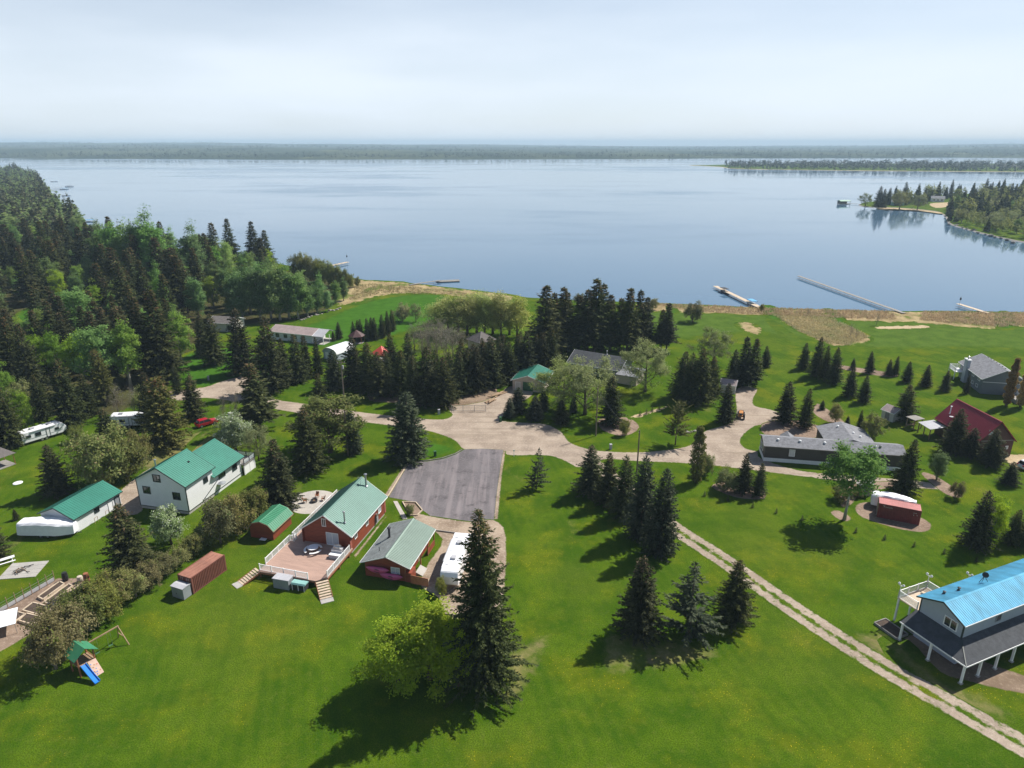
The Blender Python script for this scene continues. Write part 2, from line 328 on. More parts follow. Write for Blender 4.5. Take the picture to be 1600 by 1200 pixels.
def sheet(name, px, m, step=1.2, k=3, world=False, smooth=True):
    """a ground sheet traced round its edge, a few millimetres above the one below; 'edge' = metres from its rim"""
    pts = [tuple(q[:2]) for q in px] if world else [tuple(at(*q)[:2]) for q in px]
    if smooth: pts = smooth_poly(pts, k)
    A = np.array(pts); lo, hi = A.min(0), A.max(0)
    B = np.roll(A, -1, 0); D = B - A; L2 = (D**2).sum(1) + 1e-9
    lv = 1 + max([q[4] for q in LAYER if q[0] < hi[0] and q[2] > lo[0] and q[1] < hi[1] and q[3] > lo[1]], default=0); LAYER.append((lo[0], lo[1], hi[0], hi[1], lv)); z = .004 * lv
    step = max(step, math.sqrt((hi-lo).prod() / 6000))
    gx, gy = np.meshgrid(np.arange(lo[0], hi[0], step), np.arange(lo[1], hi[1], step))
    G = np.stack([gx.ravel(), gy.ravel()], 1) + rng.uniform(-.2, .2, (gx.size, 2)) * step
    def dist(Q):
        t = np.clip(((Q[:, None, :] - A) * D).sum(2) / L2, 0, 1)
        return np.sqrt((((A + t[..., None] * D) - Q[:, None, :])**2).sum(2)).min(1)
    G = np.array([g for g in G if inside(g, pts)] or [A.mean(0)]); G = G[dist(G) > step * .35]
    vs = [Vector(p) for p in pts] + [Vector(g) for g in G]; n = len(pts)
    vo, eo, fo = geometry.delaunay_2d_cdt(vs, [(i, (i+1) % n) for i in range(n)], [list(range(n))], 1, 1e-5)[:3]
    me = bpy.data.meshes.new(name); me.from_pydata([(p.x, p.y, z) for p in vo], [], [f if (vo[f[1]]-vo[f[0]]).cross(vo[f[2]]-vo[f[0]]) > 0 else f[::-1] for f in fo])
    a = me.attributes.new('edge', 'FLOAT', 'POINT'); a.data.foreach_set('value', dist(np.array([tuple(p) for p in vo])).astype(np.float32))
    me.materials.append(M[m])
    return tag(link(name, me), kind='structure')
WATER = -.55
def land(name, shore, m='lawn', slope=3.0, bank='bank'):
    """flat land with a bank that runs down under the water; shore = closed outline in metres"""
    n = len(shore); A = np.array(shore); nx = np.roll(A, -1, 0) - np.roll(A, 1, 0); nx /= np.linalg.norm(nx, axis=1)[:, None] + 1e-9
    area = sum(A[i][0]*A[(i+1) % n][1] - A[(i+1) % n][0]*A[i][1] for i in range(n))
    out = np.stack([nx[:, 1], -nx[:, 0]], 1) * (1 if area > 0 else -1)
    vs = [(x, y, 0) for x, y in shore] + [(x + o[0]*slope, y + o[1]*slope, -1.6) for (x, y), o in zip(shore, out)]
    tri = geometry.tessellate_polygon([[Vector((x, y, 0)) for x, y in shore]])
    fs = [tuple(t) for t in tri] + [(i, (i+1) % n, n+(i+1) % n, n+i) for i in range(n)]
    me = bpy.data.meshes.new(name); me.from_pydata(vs, [], fs)
    bm = bmesh.new(); bm.from_mesh(me); bmesh.ops.recalc_face_normals(bm, faces=bm.faces)
    if sum(f.normal.z * f.calc_area() for f in bm.faces) < 0: bmesh.ops.reverse_faces(bm, faces=bm.faces)
    bm.to_mesh(me); bm.free(); me.materials.append(M[m]); me.materials.append(M[bank])
    for q in me.polygons:
        if len(q.vertices) == 4: q.material_index = 1
    return tag(link(name, me), kind='structure')
SHORE_PX = [(-500, 262), (-120, 262), (30, 268), (62, 279), (68, 292), (92, 318), (118, 342), (150, 358), (230, 380), (330, 398), (420, 411), (490, 424), (545, 436), (570, 439), (620, 441), (660, 446), (720, 453),
            (790, 461), (830, 467), (900, 471), (1010, 475), (1060, 477), (1110, 479), (1200, 483), (1300, 486), (1400, 489), (1440, 488), (1500, 488), (1600, 490), (1800, 494), (2200, 500), (3000, 515)]
sh = smooth_poly([tuple(at(u, v, WATER)[:2]) for u, v in SHORE_PX], 5, False)
sh = [(x + random.uniform(-.5, .5), y + random.uniform(-.5, .5)) for x, y in sh]
land('ground', sh + [(900, -250), (-2600, -250), (-3000, 600)])
me = bpy.data.meshes.new('lake'); W_ = 16000; me.from_pydata([(-W_, 150, WATER), (W_, 150, WATER), (W_, W_, WATER), (-W_, W_, WATER)], [], [(0, 1, 2, 3)]); me.materials.append(M['water']); tag(link('lake', me), kind='structure')
PEN_PX = [(1344, 321), (1362, 324), (1400, 325), (1440, 328), (1468, 332), (1480, 340), (1486, 350), (1510, 358), (1540, 366), (1575, 374), (1610, 380), (1700, 392), (1900, 400), (2100, 380), (2100, 305), (1800, 300), (1600, 300), (1500, 304), (1430, 309), (1380, 314), (1352, 317)]
PEN = smooth_poly([tuple(at(u, v, WATER)[:2]) for u, v in PEN_PX], 4)
land('peninsula', PEN, 'meadow', 4, 'stone')
SPIT_PX = [(1078, 258.2), (1110, 258), (1130, 257.5), (1200, 256.5), (1330, 256), (1600, 256), (2000, 256), (2600, 258), (2600, 272), (1900, 269.5), (1600, 268.6), (1420, 267.4), (1250, 265.6), (1150, 263.6), (1130, 261.2), (1105, 259.6)]
SPIT = smooth_poly([tuple(at(u, v, WATER)[:2]) for u, v in SPIT_PX], 3)
land('far_point', SPIT, 'meadow', 12)
# far side of the lake: shore band, then wooded country rising to the skyline
def skyline(u):   # height of the last ridge, metres
    return float(np.interp(u, [-1500, 0, 250, 420, 600, 800, 1000, 1130, 1300, 1450, 1600, 3000], [70, 68, 62, 50, 42, 30, 14, 14, 20, 32, 50, 55]))
far_v, far_f = [], []; cols = np.linspace(-2600, 4200, 341); rows = [0, 25, 300, 600, 900, 1200, 1700, 2200, 2800, 4200, 5600, 7200, 9500]
def shore_v(u): return float(np.interp(u, [-2600, 0, 400, 800, 1000, 1130, 1400, 4200], [247.5, 247.2, 249.3, 248.6, 248, 247, 246.4, 246]))
def far_h(u, d):
    k = d / 7200.
    k = k + .10*math.exp(-((d-1700)/500.)**2)*(1+math.sin(u*.006)) + .07*math.exp(-((d-900)/250.)**2)*(1+math.sin(u*.009+2))
    rid = math.sin(u*.011+d*.0013)*.35 + math.sin(u*.027-d*.0021+1.3)*.25 + math.sin(u*.071+d*.004)*.12 + math.sin(u*.19+d*.01)*.06
    return 1.5 + min(d, 300)*.016 + skyline(u) * min(1, k)**.8 * (1 + .38*rid) - 4 * min(1, d/1500) + (1.5 if d > 7000 else 0)*math.sin(u*.3)
FAR = {}
for i, u in enumerate(cols):
    a = at(u, shore_v(u), WATER); dr = Vector((a.x, a.y, 0)).normalized()
    for j, d in enumerate(rows):
        p = a + dr * d
        far_v.append((p.x, p.y, -1.5 if j == 0 else far_h(u, d)))
for i in range(len(cols) - 1):
    for j in range(len(rows) - 1):
        n = len(rows); far_f.append((i*n+j, (i+1)*n+j, (i+1)*n+j+1, i*n+j+1))
me = bpy.data.meshes.new('far_shore'); me.from_pydata(far_v, [], far_f); me.materials.append(M['far_land'])
for q in me.polygons: q.use_smooth = True
tag(link('far_shore', me), kind='structure')

# sheets on the near land, drawn from the bottom up
sheet('forest_floor', [(-420, 300), (40, 288), (75, 310), (120, 352), (200, 382), (330, 405), (430, 420), (520, 436), (545, 452), (520, 480), (470, 500), (380, 510), (330, 525), (300, 560), (270, 600), (240, 650), (150, 650), (60, 655), (-100, 670), (-420, 700)], 'forest', 6)
sheet('forest_clearing', [(25, 490), (60, 478), (130, 482), (140, 505), (110, 525), (40, 528), (15, 510)], 'lush', 2)
sheet('roadside_lawn', [(265, 575), (300, 548), (390, 545), (440, 575), (420, 605), (330, 612), (285, 600)], 'lush', 2)
sheet('shore_meadow', [(1000, 489), (1100, 487), (1400, 497), (1700, 502), (1800, 560), (1560, 545), (1360, 545), (1180, 520), (1040, 530)], 'meadow', 3)
sheet('waterside_lawn', [(500, 500), (560, 475), (620, 462), (690, 460), (710, 470), (690, 495), (600, 530), (470, 545), (430, 525)], 'lush', 2)
sheet('reed_bed', [(1000, 473.5), (1060, 475), (1110, 477), (1200, 481), (1320, 484.5), (1440, 486.5), (1600, 488.5), (1800, 492), (1800, 512), (1600, 512), (1560, 516), (1500, 511), (1440, 505), (1380, 504), (1300, 500), (1150, 492), (1050, 488), (1000, 484)], 'reed', 1.5)
sheet('reed_bed', [(1200, 487), (1290, 490), (1325, 507), (1362, 525), (1362, 535), (1330, 542), (1290, 538), (1250, 520), (1215, 500)], 'reed', 1.5)
sheet('reed_bed', [(1150, 503), (1180, 506), (1195, 518), (1188, 526), (1165, 520), (1148, 510)], 'reed', 1)
for px_ in ([(1188, 478), (1212, 479), (1222, 500), (1196, 496)], [(1284, 483), (1304, 484), (1330, 508), (1312, 512), (1296, 496)], [(1556, 488), (1580, 488), (1592, 512), (1556, 514)], [(1040, 475), (1052, 475), (1062, 489), (1044, 489)]): sheet('grass_gap', px_, 'lush', 1)
sheet('beach', [(545, 436), (575, 438), (620, 440), (660, 444.5), (720, 451), (800, 461.5), (790, 472), (700, 462), (640, 459), (600, 462), (570, 470), (535, 478), (520, 470)], 'reed', 1.5)
sheet('mown_path', [(1195, 500), (1208, 500), (1262, 538), (1250, 545), (1225, 530)], 'meadow', 1.5)
sheet('dry_grass', [(1365, 510), (1450, 508), (1450, 513), (1380, 515)], 'sand', 1)
sheet('dry_grass', [(795, 1005), (830, 990), (870, 985), (860, 1030), (830, 1090), (780, 1120), (770, 1040)], 'dry', .6)
sheet('dry_grass', [(935, 990), (985, 975), (1040, 985), (1100, 1000), (1150, 1010), (1100, 1045), (1000, 1060), (930, 1050)], 'dry', .6)
sheet('dry_grass', [(1320, 985), (1400, 975), (1420, 1010), (1390, 1040), (1350, 1020)], 'dry', .6)
sheet('dry_grass', [(150, 690), (330, 668), (345, 690), (300, 720), (240, 740), (190, 720)], 'dry', 1)
sheet('bare_earth', [(1405, 1005), (1440, 990), (1530, 1030), (1640, 1070), (1600, 1085), (1500, 1062), (1430, 1045)], 'soil', .6)
sheet('dry_grass', [(1370, 1000), (1420, 1000), (1470, 1050), (1560, 1090), (1600, 1130), (1520, 1130), (1430, 1075)], 'dry', .6)
sheet('gravel_road', [(262, 612), (318, 605), (345, 596), (384, 586), (395, 590), (390, 603), (425, 622), (480, 631), (560, 643), (640, 652), (690, 655), (706, 648), (700, 638), (705, 600), (735, 592), (762, 612), (775, 620), (796, 603), (834, 612), (818, 628), (790, 648), (785, 657), (820, 660), (855, 663),
     (878, 675), (890, 690), (915, 700), (950, 705), (1005, 706), (1060, 700), (1088, 690), (1098, 675), (1118, 668), (1140, 660), (1150, 645), (1148, 612), (1162, 603), (1184, 608), (1178, 622), (1180, 634), (1205, 640), (1230, 652), (1205, 664), (1180, 666), (1158, 686), (1165, 700), (1186, 706), (1190, 716),
     (1250, 735), (1330, 742), (1420, 750), (1480, 757), (1480, 766), (1400, 760), (1312, 752), (1270, 747), (1200, 738), (1150, 732), (1107, 727), (1065, 724), (995, 721), (945, 718), (918, 728), (905, 733), (885, 722), (855, 712), (800, 712), (782, 708), (726, 703), (712, 690), (690, 680), (660, 672), (600, 664), (560, 659), (480, 648), (420, 638), (365, 628), (320, 622), (275, 626)], 'gravel', 1.2)
sheet('grass_island', [(700, 690), (713, 694), (722, 701), (712, 709), (690, 716), (665, 719), (648, 718), (655, 700), (672, 690)], 'lush', .8)
sheet('gravel_drive', [(178, 797), (181, 776), (203, 752), (240, 728), (250, 735), (228, 765), (224, 798), (200, 806)], 'gravel', .8)
sheet('car_track', [(285, 702), (318, 672), (345, 668), (350, 674), (325, 682), (296, 708)], 'dry', .8)
sheet('pebble_strip', [(598, 776), (634, 722), (642, 721), (610, 776)], 'pebble', .5, smooth=False)
sheet('pebble_strip', [(776, 705), (791, 705), (785, 745), (779, 812), (770, 812)], 'pebble', .5, smooth=False)
sheet('asphalt_pad', [(607, 777), (640, 722), (668, 721), (692, 717), (712, 710), (726, 702), (756, 701), (787, 703), (783, 725), (777, 765), (772, 812), (735, 815), (700, 810), (672, 806), (661, 798), (650, 785)], 'asphalt', .8, k=2, smooth=False)
sheet('gravel_yard', [(645, 800), (672, 806), (735, 815), (772, 812), (792, 840), (785, 960), (760, 985), (700, 975), (684, 935), (655, 915), (668, 880), (690, 842), (650, 815)], 'pebble', .5)
sheet('dark_planter_bed', [(628, 784), (650, 786), (660, 798), (652, 806), (640, 805)], 'mulch', .4, smooth=False)
sheet('concrete_walk', [(614, 783), (621, 783), (637, 811), (629, 812)], 'concrete', .4, smooth=False)
sheet('concrete_walk', [(414, 812), (449, 796), (452, 800), (418, 816)], 'concrete', .4, smooth=False)
sheet('house_side_gravel', [(551, 869), (602, 806), (606, 807), (556, 873)], 'pebble', .5, smooth=False)
c0 = at(489, 784); sheet('fire_patio', [(c0.x + 4.1*math.cos(t*.2618), c0.y + 4.1*math.sin(t*.2618)) for t in range(24)], 'concrete', .6, world=True)
sheet('garden_ground', [(-40, 962), (0, 952), (88, 903), (135, 902), (142, 915), (60, 985), (0, 1020), (-60, 1030)], 'mulch', .5, smooth=False)
sheet('tree_bed', [(598, 602), (760, 600), (770, 622), (700, 636), (620, 630), (575, 625)], 'soil', 1)
sheet('tree_bed', [(935, 655), (980, 652), (1000, 668), (975, 682), (940, 672)], 'mulch', .8)
sheet('rock_bed', [(980, 650), (1000, 645), (1040, 634), (1042, 640), (1005, 652), (985, 656)], 'sand', .6)
sheet('tree_bed', [(1190, 662), (1230, 655), (1280, 665), (1290, 680), (1240, 688), (1195, 680)], 'mulch', .8)
sheet('tree_bed', [(1110, 760), (1140, 752), (1190, 765), (1195, 780), (1150, 778)], 'mulch', .8)
sheet('tree_bed', [(1276, 630), (1290, 637), (1312, 652), (1320, 662), (1295, 660), (1270, 645)], 'mulch', .8)
sheet('tree_ring', [(1296, 800), (1310, 797), (1330, 808), (1326, 815), (1310, 812)], 'mulch', .4)
sheet('shrub_bed', [(1438, 738), (1460, 742), (1500, 768), (1502, 778), (1480, 774), (1450, 752)], 'mulch', .6)
sheet('container_pad', [(1336, 790), (1350, 784), (1380, 786), (1420, 800), (1452, 815), (1456, 826), (1440, 832), (1400, 826), (1355, 812), (1338, 802)], 'mulch', .5)
sheet('yard_path', [(1320, 757), (1410, 752), (1412, 758), (1350, 772), (1330, 790), (1312, 790)], 'mulch', .5)
sheet('barn_drive', [(1560, 712), (1600, 708), (1700, 716), (1700, 740), (1600, 735), (1570, 724)], 'sand', 1)
sheet('path_bed', [(1296, 572), (1310, 570), (1345, 575), (1400, 584), (1395, 590), (1340, 582)], 'mulch', .8)
sheet('peninsula_yard', [(1452, 318), (1480, 316), (1515, 313), (1520, 318), (1490, 322), (1462, 325)], 'sand', 3)
sheet('peninsula_shore', [(1372, 326.5), (1402, 327.2), (1440, 330), (1470, 334), (1472, 332), (1440, 327.5), (1400, 324.8), (1372, 324.4)], 'sand', 2)
sheet('left_beach', [(58, 282), (64, 282), (71, 293), (96, 318), (88, 318), (62, 296)], 'sand', 6)
# two-wheel lane: a ribbon with a strip of grass down the middle
def lane():
    cl = smooth_poly([tuple(at(u, v)[:2]) for u, v in [(925, 722), (958, 748), (1000, 785), (1050, 823), (1110, 862), (1160, 896), (1230, 945), (1310, 998), (1390, 1048), (1500, 1110), (1640, 1190), (1800, 1290)]], 10, False)
    offs = [-1.85, -1.5, -.62, 0, .62, 1.5, 1.85]; vs, fs, at_ = [], [], []
    for i, p in enumerate(cl):
        a, b = cl[max(i-1, 0)], cl[min(i+1, len(cl)-1)]; t = Vector((b[0]-a[0], b[1]-a[1])).normalized(); n = Vector((t.y, -t.x))
        for o, e in zip(offs, [0, random.uniform(.25, .42), random.uniform(.3, .42), random.uniform(-.15, .22), random.uniform(.3, .42), random.uniform(.25, .42), 0]):
            q = Vector(p) + n*o; vs.append((q.x, q.y, .004*(max(q[4] for q in LAYER)+1))); at_.append(e)
    for i in range(len(cl)-1):
        for j in range(6): fs.append((i*7+j, i*7+j+1, (i+1)*7+j+1, (i+1)*7+j))
    me = bpy.data.meshes.new('two_track_lane'); me.from_pydata(vs, [], fs); me.flip_normals() if False else None
    a = me.attributes.new('edge', 'FLOAT', 'POINT'); a.data.foreach_set('value', np.array(at_, np.float32)); me.materials.append(M['gravel'])
    tag(link('two_track_lane', me), kind='structure')
lane()

# ------------------------------------------------------------------ trees
def np_mesh(name, V, Fq, mats, rnd=None, midx=None):
    """quads straight from numpy"""
    me = bpy.data.meshes.new(name); nv, nf = len(V), len(Fq); k = Fq.shape[1]
    me.vertices.add(nv); me.vertices.foreach_set('co', np.asarray(V, np.float32).ravel())
    me.loops.add(nf*k); me.loops.foreach_set('vertex_index', np.asarray(Fq, np.int32).ravel())
    me.polygons.add(nf); me.polygons.foreach_set('loop_start', np.arange(0, nf*k, k, dtype=np.int32))
    if rnd is not None:
        a = me.attributes.new('rnd', 'FLOAT', 'POINT'); a.data.foreach_set('value', np.asarray(rnd, np.float32))
    for m in (mats if isinstance(mats, (list, tuple)) else [mats]): me.materials.append(M[m])
    me.update(calc_edges=True)
    if midx is not None: me.polygons.foreach_set('material_index', np.asarray(midx, np.int32))
    return me
def nrm(a): return a / (np.linalg.norm(a, axis=-1, keepdims=True) + 1e-9)
def kites(P, A, L, Wd, rnd):
    """leaf-shaped quads at P along axis A"""
    n = len(P); A = nrm(A); q = nrm(rng.normal(size=(n, 3))); S_ = nrm(np.cross(A, q))
    L = np.broadcast_to(np.asarray(L, float), (n,))[:, None]; Wd = np.broadcast_to(np.asarray(Wd, float), (n,))[:, None]
    V = np.stack([P, P + A*L*.45 + S_*Wd/2, P + A*L, P + A*L*.45 - S_*Wd/2], 1).reshape(-1, 3)
    return V, np.arange(4*n).reshape(-1, 4), np.repeat(rnd, 4)
def kites_n(P, N, L, Wd, rnd):
    n = len(P); N = nrm(N); A = nrm(np.cross(N, nrm(rng.normal(size=(n, 3))))); S_ = np.cross(N, A); L = np.asarray(L)[:, None]; Wd = np.asarray(Wd)[:, None]
    V = np.stack([P, P + A*L*.45 + S_*Wd/2, P + A*L, P + A*L*.45 - S_*Wd/2], 1).reshape(-1, 3)
    return V, np.arange(4*n).reshape(-1, 4), np.repeat(rnd, 4)
def flat_kites(P, A, L, Wd, rnd, tilt=.5):
    n = len(P); A = nrm(A); up = np.tile([0, 0, 1.], (n, 1)) + rng.normal(size=(n, 3))*tilt; S_ = nrm(np.cross(A, up))
    L = np.asarray(L)[:, None]; Wd = np.asarray(Wd)[:, None]
    V = np.stack([P, P + A*L*.4 + S_*Wd/2, P + A*L, P + A*L*.4 - S_*Wd/2], 1).reshape(-1, 3)
    return V, np.arange(4*n).reshape(-1, 4), np.repeat(rnd, 4)
def spruce(seed, Rr=2.6, H=10., levels=34, nb=9, power=.8, skirt=.05, sparse=1., droop=.30, ragged=.2, cones=True):
    g = np.random.default_rng(seed); P, A, L, Wd, Q = [], [], [], [], []
    for i in range(levels):
        t = skirt + (1-skirt) * (i + g.uniform(-.3, .3)) / levels; t = min(max(t, skirt), .985)
        ln = Rr * (1-t)**power * (1 if t > .12 else .8 + 1.6*t) + .12
        n = max(4, int(nb * (1 - .45*t)))
        a0 = g.uniform(0, 6.28)
        for k in range(n):
            az = a0 + 6.283*k/n + g.normal()*.22; l = ln * max(.35, 1 + g.normal()*ragged)
            if g.uniform() > sparse: continue
            m = max(3, int(l / .15)); s = (np.arange(m) + .6) / m; s = s[s > .12]; m = len(s)
            up = .16 + .55*t
            zz = t*H + s*l*up - droop*l*(s**1.7)*(1-t*.6) + .12*l*np.clip(s-.75, 0, 1)
            base = np.stack([np.cos(az)*s*l, np.sin(az)*s*l, zz], 1)
            for side in (-1, 1, 0):
                off = side * g.uniform(.55, 1.0, m)
                ax = np.stack([np.cos(az+off), np.sin(az+off), g.normal(-.18, .28, m) + (.15 if side == 0 else -.05)], 1)
                P.append(base + g.normal(size=(m, 3))*.04); A.append(ax)
                ll = (g.uniform(.30, .52, m) * (.6 + .6*(1-s)) * (.55 + .45*min(1, l/1.5)))
                L.append(ll*1.25); Wd.append(ll*g.uniform(.42, .62, m))
                q = np.clip(g.beta(1.4, 2.4, m)*.6 + .25*s, 0, .84)
                if cones: q = np.where(g.uniform(size=m) < np.clip((t-.70)*1.2, 0, .30), .95, q)
                Q.append(q)
    top = 10; P.append(np.tile([0, 0, H*.965], (top, 1)) + g.normal(size=(top, 3))*[.03, .03, .1]); A.append(np.tile([0, 0, 1.], (top, 1)) + g.normal(size=(top, 3))*.3); L.append(np.full(top, .42)); Wd.append(np.full(top, .14)); Q.append(g.uniform(0, .8, top))
    return flat_kites(np.concatenate(P), np.concatenate(A), np.concatenate(L), np.concatenate(Wd), np.concatenate(Q), .75)
def stem(H, r, n=7, top=.98, lean=0, segs=5):
    mb = MB(); rings = []
    for i in range(segs+1):
        t = i/segs*top; rr = r*(1-t)**.8 + .012; f = 1.35 if i == 0 else 1
        rings.append([(lean*t*t*H*.1 + rr*f*math.cos(6.2832*k/n), rr*f*math.sin(6.2832*k/n), t*H) for k in range(n)])
    return mb.loft(rings)
def limbs(g, H, spread, n, base=.3, r=.09, up=.9, levels=2):
    """trunk with forking limbs; returns the shape and the twig ends"""
    mb = stem(H*.8, r*2.0 if r < .2 else r, 8, .98, g.normal()*.6); ends = []
    def grow(p, d, l, rr, lv):
        q = p + d*l; mid = p + d*l*.5 + Vector(g.normal(size=3))*l*.06
        mb.tube(p, mid, rr, rr*.75, 5, False); mb.tube(mid, q, rr*.75, rr*.45, 5, False); ends.append(q); ends.append(mid)
        if lv > 0:
            for _ in range(3):
                e = (d + Vector(g.normal(size=3))*.55 + Vector((0, 0, .15))).normalized(); grow(mid if g.uniform() < .4 else q, e, l*g.uniform(.45, .7), rr*.5, lv-1)
    for k in range(n):
        z = H*(base + (.75-base)*k/n); az = k*2.4 + g.normal()*.3
        d = Vector((math.cos(az), math.sin(az), up + g.normal()*.2)).normalized(); grow(Vector((0, 0, z)), d, spread*g.uniform(.5, .8)*(1.1-.5*k/n), r*(.9-.5*k/n), levels)
    return mb, ends
def leafy(seed, H=9., spread=3., base=.25, n=9, lobes=70, per=62, size=.27, lob_r=.75, lv=2, r=.11, up=.9, trunk_m='bark', egg=.5, fill=1.):
    g = np.random.default_rng(seed); mb, ends = limbs(g, H, spread, n, base, r, up, lv)
    C = []
    for e in ends:
        if e.z > H*base*.9: C.append(tuple(e))
    C = np.array(C); idx = g.permutation(len(C))[:lobes]; C = C[idx]
    m = max(0, lobes - len(C)) + int(lobes*.45*fill)        # more clumps through an uneven egg-shaped crown
    d = nrm(g.normal(size=(m, 3))); rad = g.uniform(.35, 1., m)**.5 * (1 + .22*np.sin(d[:, 0]*5+seed)*np.cos(d[:, 1]*4+seed*2))
    zc = H*(base + (1-base)*.52); E = d*rad[:, None]*[spread*.92, spread*.92, H*(1-base)*.5] + [0, 0, zc]
    k = 1 - egg*np.clip((E[:, 2]-zc)/(H*(1-base)*.5), -.3, 1)*.5; E[:, :2] *= k[:, None]
    C = np.concatenate([C, E]) if len(C) else E
    P, Q = [], []
    for c in C:
        q = max(8, int(per*g.uniform(.5, 1.3))); rr = lob_r*g.uniform(.6, 1.25)
        P.append(c + nrm(g.normal(size=(q, 3)))*(g.uniform(0, 1, q)**.5)[:, None]*rr*[1, 1, .75]); Q.append(np.clip(g.normal(.45, .22, q) + g.normal()*.16, 0, 1))
    P = np.concatenate(P); P[:, 2] = np.maximum(P[:, 2], .15); n_ = len(P)
    V, Fq, rr = kites_n(P, g.normal(size=(n_, 3))*.55 + [0, 0, .75] + nrm(P - [0, 0, zc])*.6, g.uniform(.7, 1.3, n_)*size, g.uniform(.5, .8, n_)*size, np.concatenate(Q))
    return mb, (V, Fq, rr)
PROTO = {}
def add_proto(key, crown_np, m, trunk_mb, tm, H):
    PROTO.setdefault(key, []).append((np_mesh(key + '_crown', crown_np[0], crown_np[1], m, crown_np[2]), trunk_mb.mesh(key + '_trunk', tm, smooth=True), H))
for s_ in range(4): add_proto('spruce', spruce(100+s_, 2.75, 10, 34, 10, .78, .05, 1, .30, .2), 'needles', stem(10, .16), 'bark', 10)
for s_ in range(4): add_proto('tall_spruce', spruce(200+s_, 1.75, 10, 46, 9, .86, .08 + .04*s_, .95, .36, .24), 'needles', stem(10, .12), 'bark', 10)
add_proto('giant_spruce', spruce(150, 3.7, 20, 66, 10, .78, .06, 1, .32, .24), 'needles', stem(20, .30), 'bark', 20)
for s_ in range(2): add_proto('blue_spruce', spruce(300+s_, 2.9, 10, 32, 11, .70, .03, 1, .22, .12, False), 'needles_blue', stem(10, .17), 'bark', 10)
for s_ in range(2): add_proto('olive_spruce', spruce(400+s_, 3.1, 10, 32, 11, .62, .06, 1, .25, .2), 'needles_olive', stem(10, .17), 'bark', 10)
for s_ in range(2): add_proto('thin_spruce', spruce(500+s_, 2.7, 10, 24, 7, .85, .08, .8, .15, .25, False), 'needles_blue', stem(10, .12), 'bark', 10)
add_proto('sapling', spruce(600, 3.2, 10, 9, 7, .8, .03, 1, .1, .1, False), 'needles', stem(10, .3), 'bark', 10)
for s_, (sp_, bs) in enumerate(((3.0, .18), (2.7, .22), (3.4, .15))):
    t_, c_ = leafy(700+s_, 10, sp_, bs, 10, 95, 66, .30, .85); add_proto('aspen', c_, 'leaf_green', t_, 'bark_pale', 10)
    t_, c_ = leafy(720+s_, 10, sp_*1.15, .06, 12, 190, 62, .25, .85); add_proto('lime_tree', c_, 'leaf_lime', t_, 'bark', 10); add_proto('fresh_tree', c_, 'leaf_fresh', t_, 'bark_pale', 10)
for s_ in range(2):
    t_, c_ = leafy(740+s_, 10, 5.0, .12, 13, 210, 44, .24, .85, 3, .12, .7); add_proto('willow', c_, 'leaf_grey', t_, 'bark', 10)
    t_, c_ = leafy(750+s_, 10, 2.3, .09, 13, 130, 54, .28, .85, 2, .09, 1.4, egg=.4); add_proto('grove_aspen', c_, 'leaf_aspen', t_, 'bark_pale', 10)
    t_, c_ = leafy(760+s_, 10, 3.1, .08, 14, 110, 30, .28, 1.0, 2, .10, 1.5, egg=.3); add_proto('shelter_willow', c_, 'leaf_willow', t_, 'bark', 10)
    t_, c_ = leafy(770+s_, 10, 3.4, .10, 18, 70, 13, .20, .9, 3, .07, 1.5, fill=1.2); add_proto('bare_tree', c_, 'leaf_twig', t_, 'twig', 10)
    t_, c_ = leafy(780+s_, 10, 7.2, .05, 16, 130, 52, .55, 1.7, 2, .16, .8, egg=.2); add_proto('olive_shrub', c_, 'leaf_olive', t_, 'twig', 10)
    t_, c_ = leafy(790+s_, 10, 7.0, .05, 16, 120, 48, .55, 1.7, 2, .16, .8, egg=.2); add_proto('brown_shrub', c_, 'leaf_brown', t_, 'twig', 10)
t_, c_ = leafy(800, 10, 5., .05, 12, 130, 52, .45, 1.3, 2, .16, .8); add_proto('pale_tree', c_, 'leaf_pale', t_, 'bark', 10)
t_, c_ = leafy(801, 10, 4.2, .15, 12, 110, 70, .34, 1.0, 2, .13, .8); add_proto('round_tree', c_, 'leaf_olive', t_, 'bark', 10)
add_proto('pine', spruce(802, 3.6, 10, 20, 8, .55, .24, .85, .05, .3, False), 'needles_olive', stem(10, .13), 'bark', 10)
t_, c_ = leafy(803, 10, 2.5, .36, 12, 95, 58, .25, .75, 2, .055, 1.0, egg=.3); add_proto('tall_aspen', c_, 'leaf_green', t_, 'bark_pale', 10)
g_ = np.random.default_rng(9)
def column(seed, m, wd):
    g = np.random.default_rng(seed); n = 5200; t = g.uniform(.04, 1, n); rad = wd*np.sin(np.clip(t, 0, 1)**.7*3.0)**.6*g.uniform(.2, 1, n)**.5*(1+.25*np.sin(t*40)); az = g.uniform(0, 6.28, n)
    P = np.stack([rad*np.cos(az), rad*np.sin(az), t*10], 1); V = kites(P, g.normal(size=(n, 3))*.5 + [0, 0, 1.], g.uniform(.18, .34, n), g.uniform(.1, .18, n), g.uniform(0, 1, n))
    mb = stem(10, .14)
    for k in range(14):
        z = .6+k*.55; a = k*2.4; mb.tube((0, 0, z), (math.cos(a)*wd*.8, math.sin(a)*wd*.8, z+2.2), .05, .015, 5, False)
    return V, mb
for key, m, wd in (('column_poplar', 'leaf_olive', .95), ('gold_poplar', 'leaf_gold', .75)):
    c_, t_ = column(31, m, wd); add_proto(key, c_, m, t_, 'bark', 10)
CATS = {'spruce': 'spruce tree', 'shrub': 'shrub'}
TREES = []; COUNT = {}
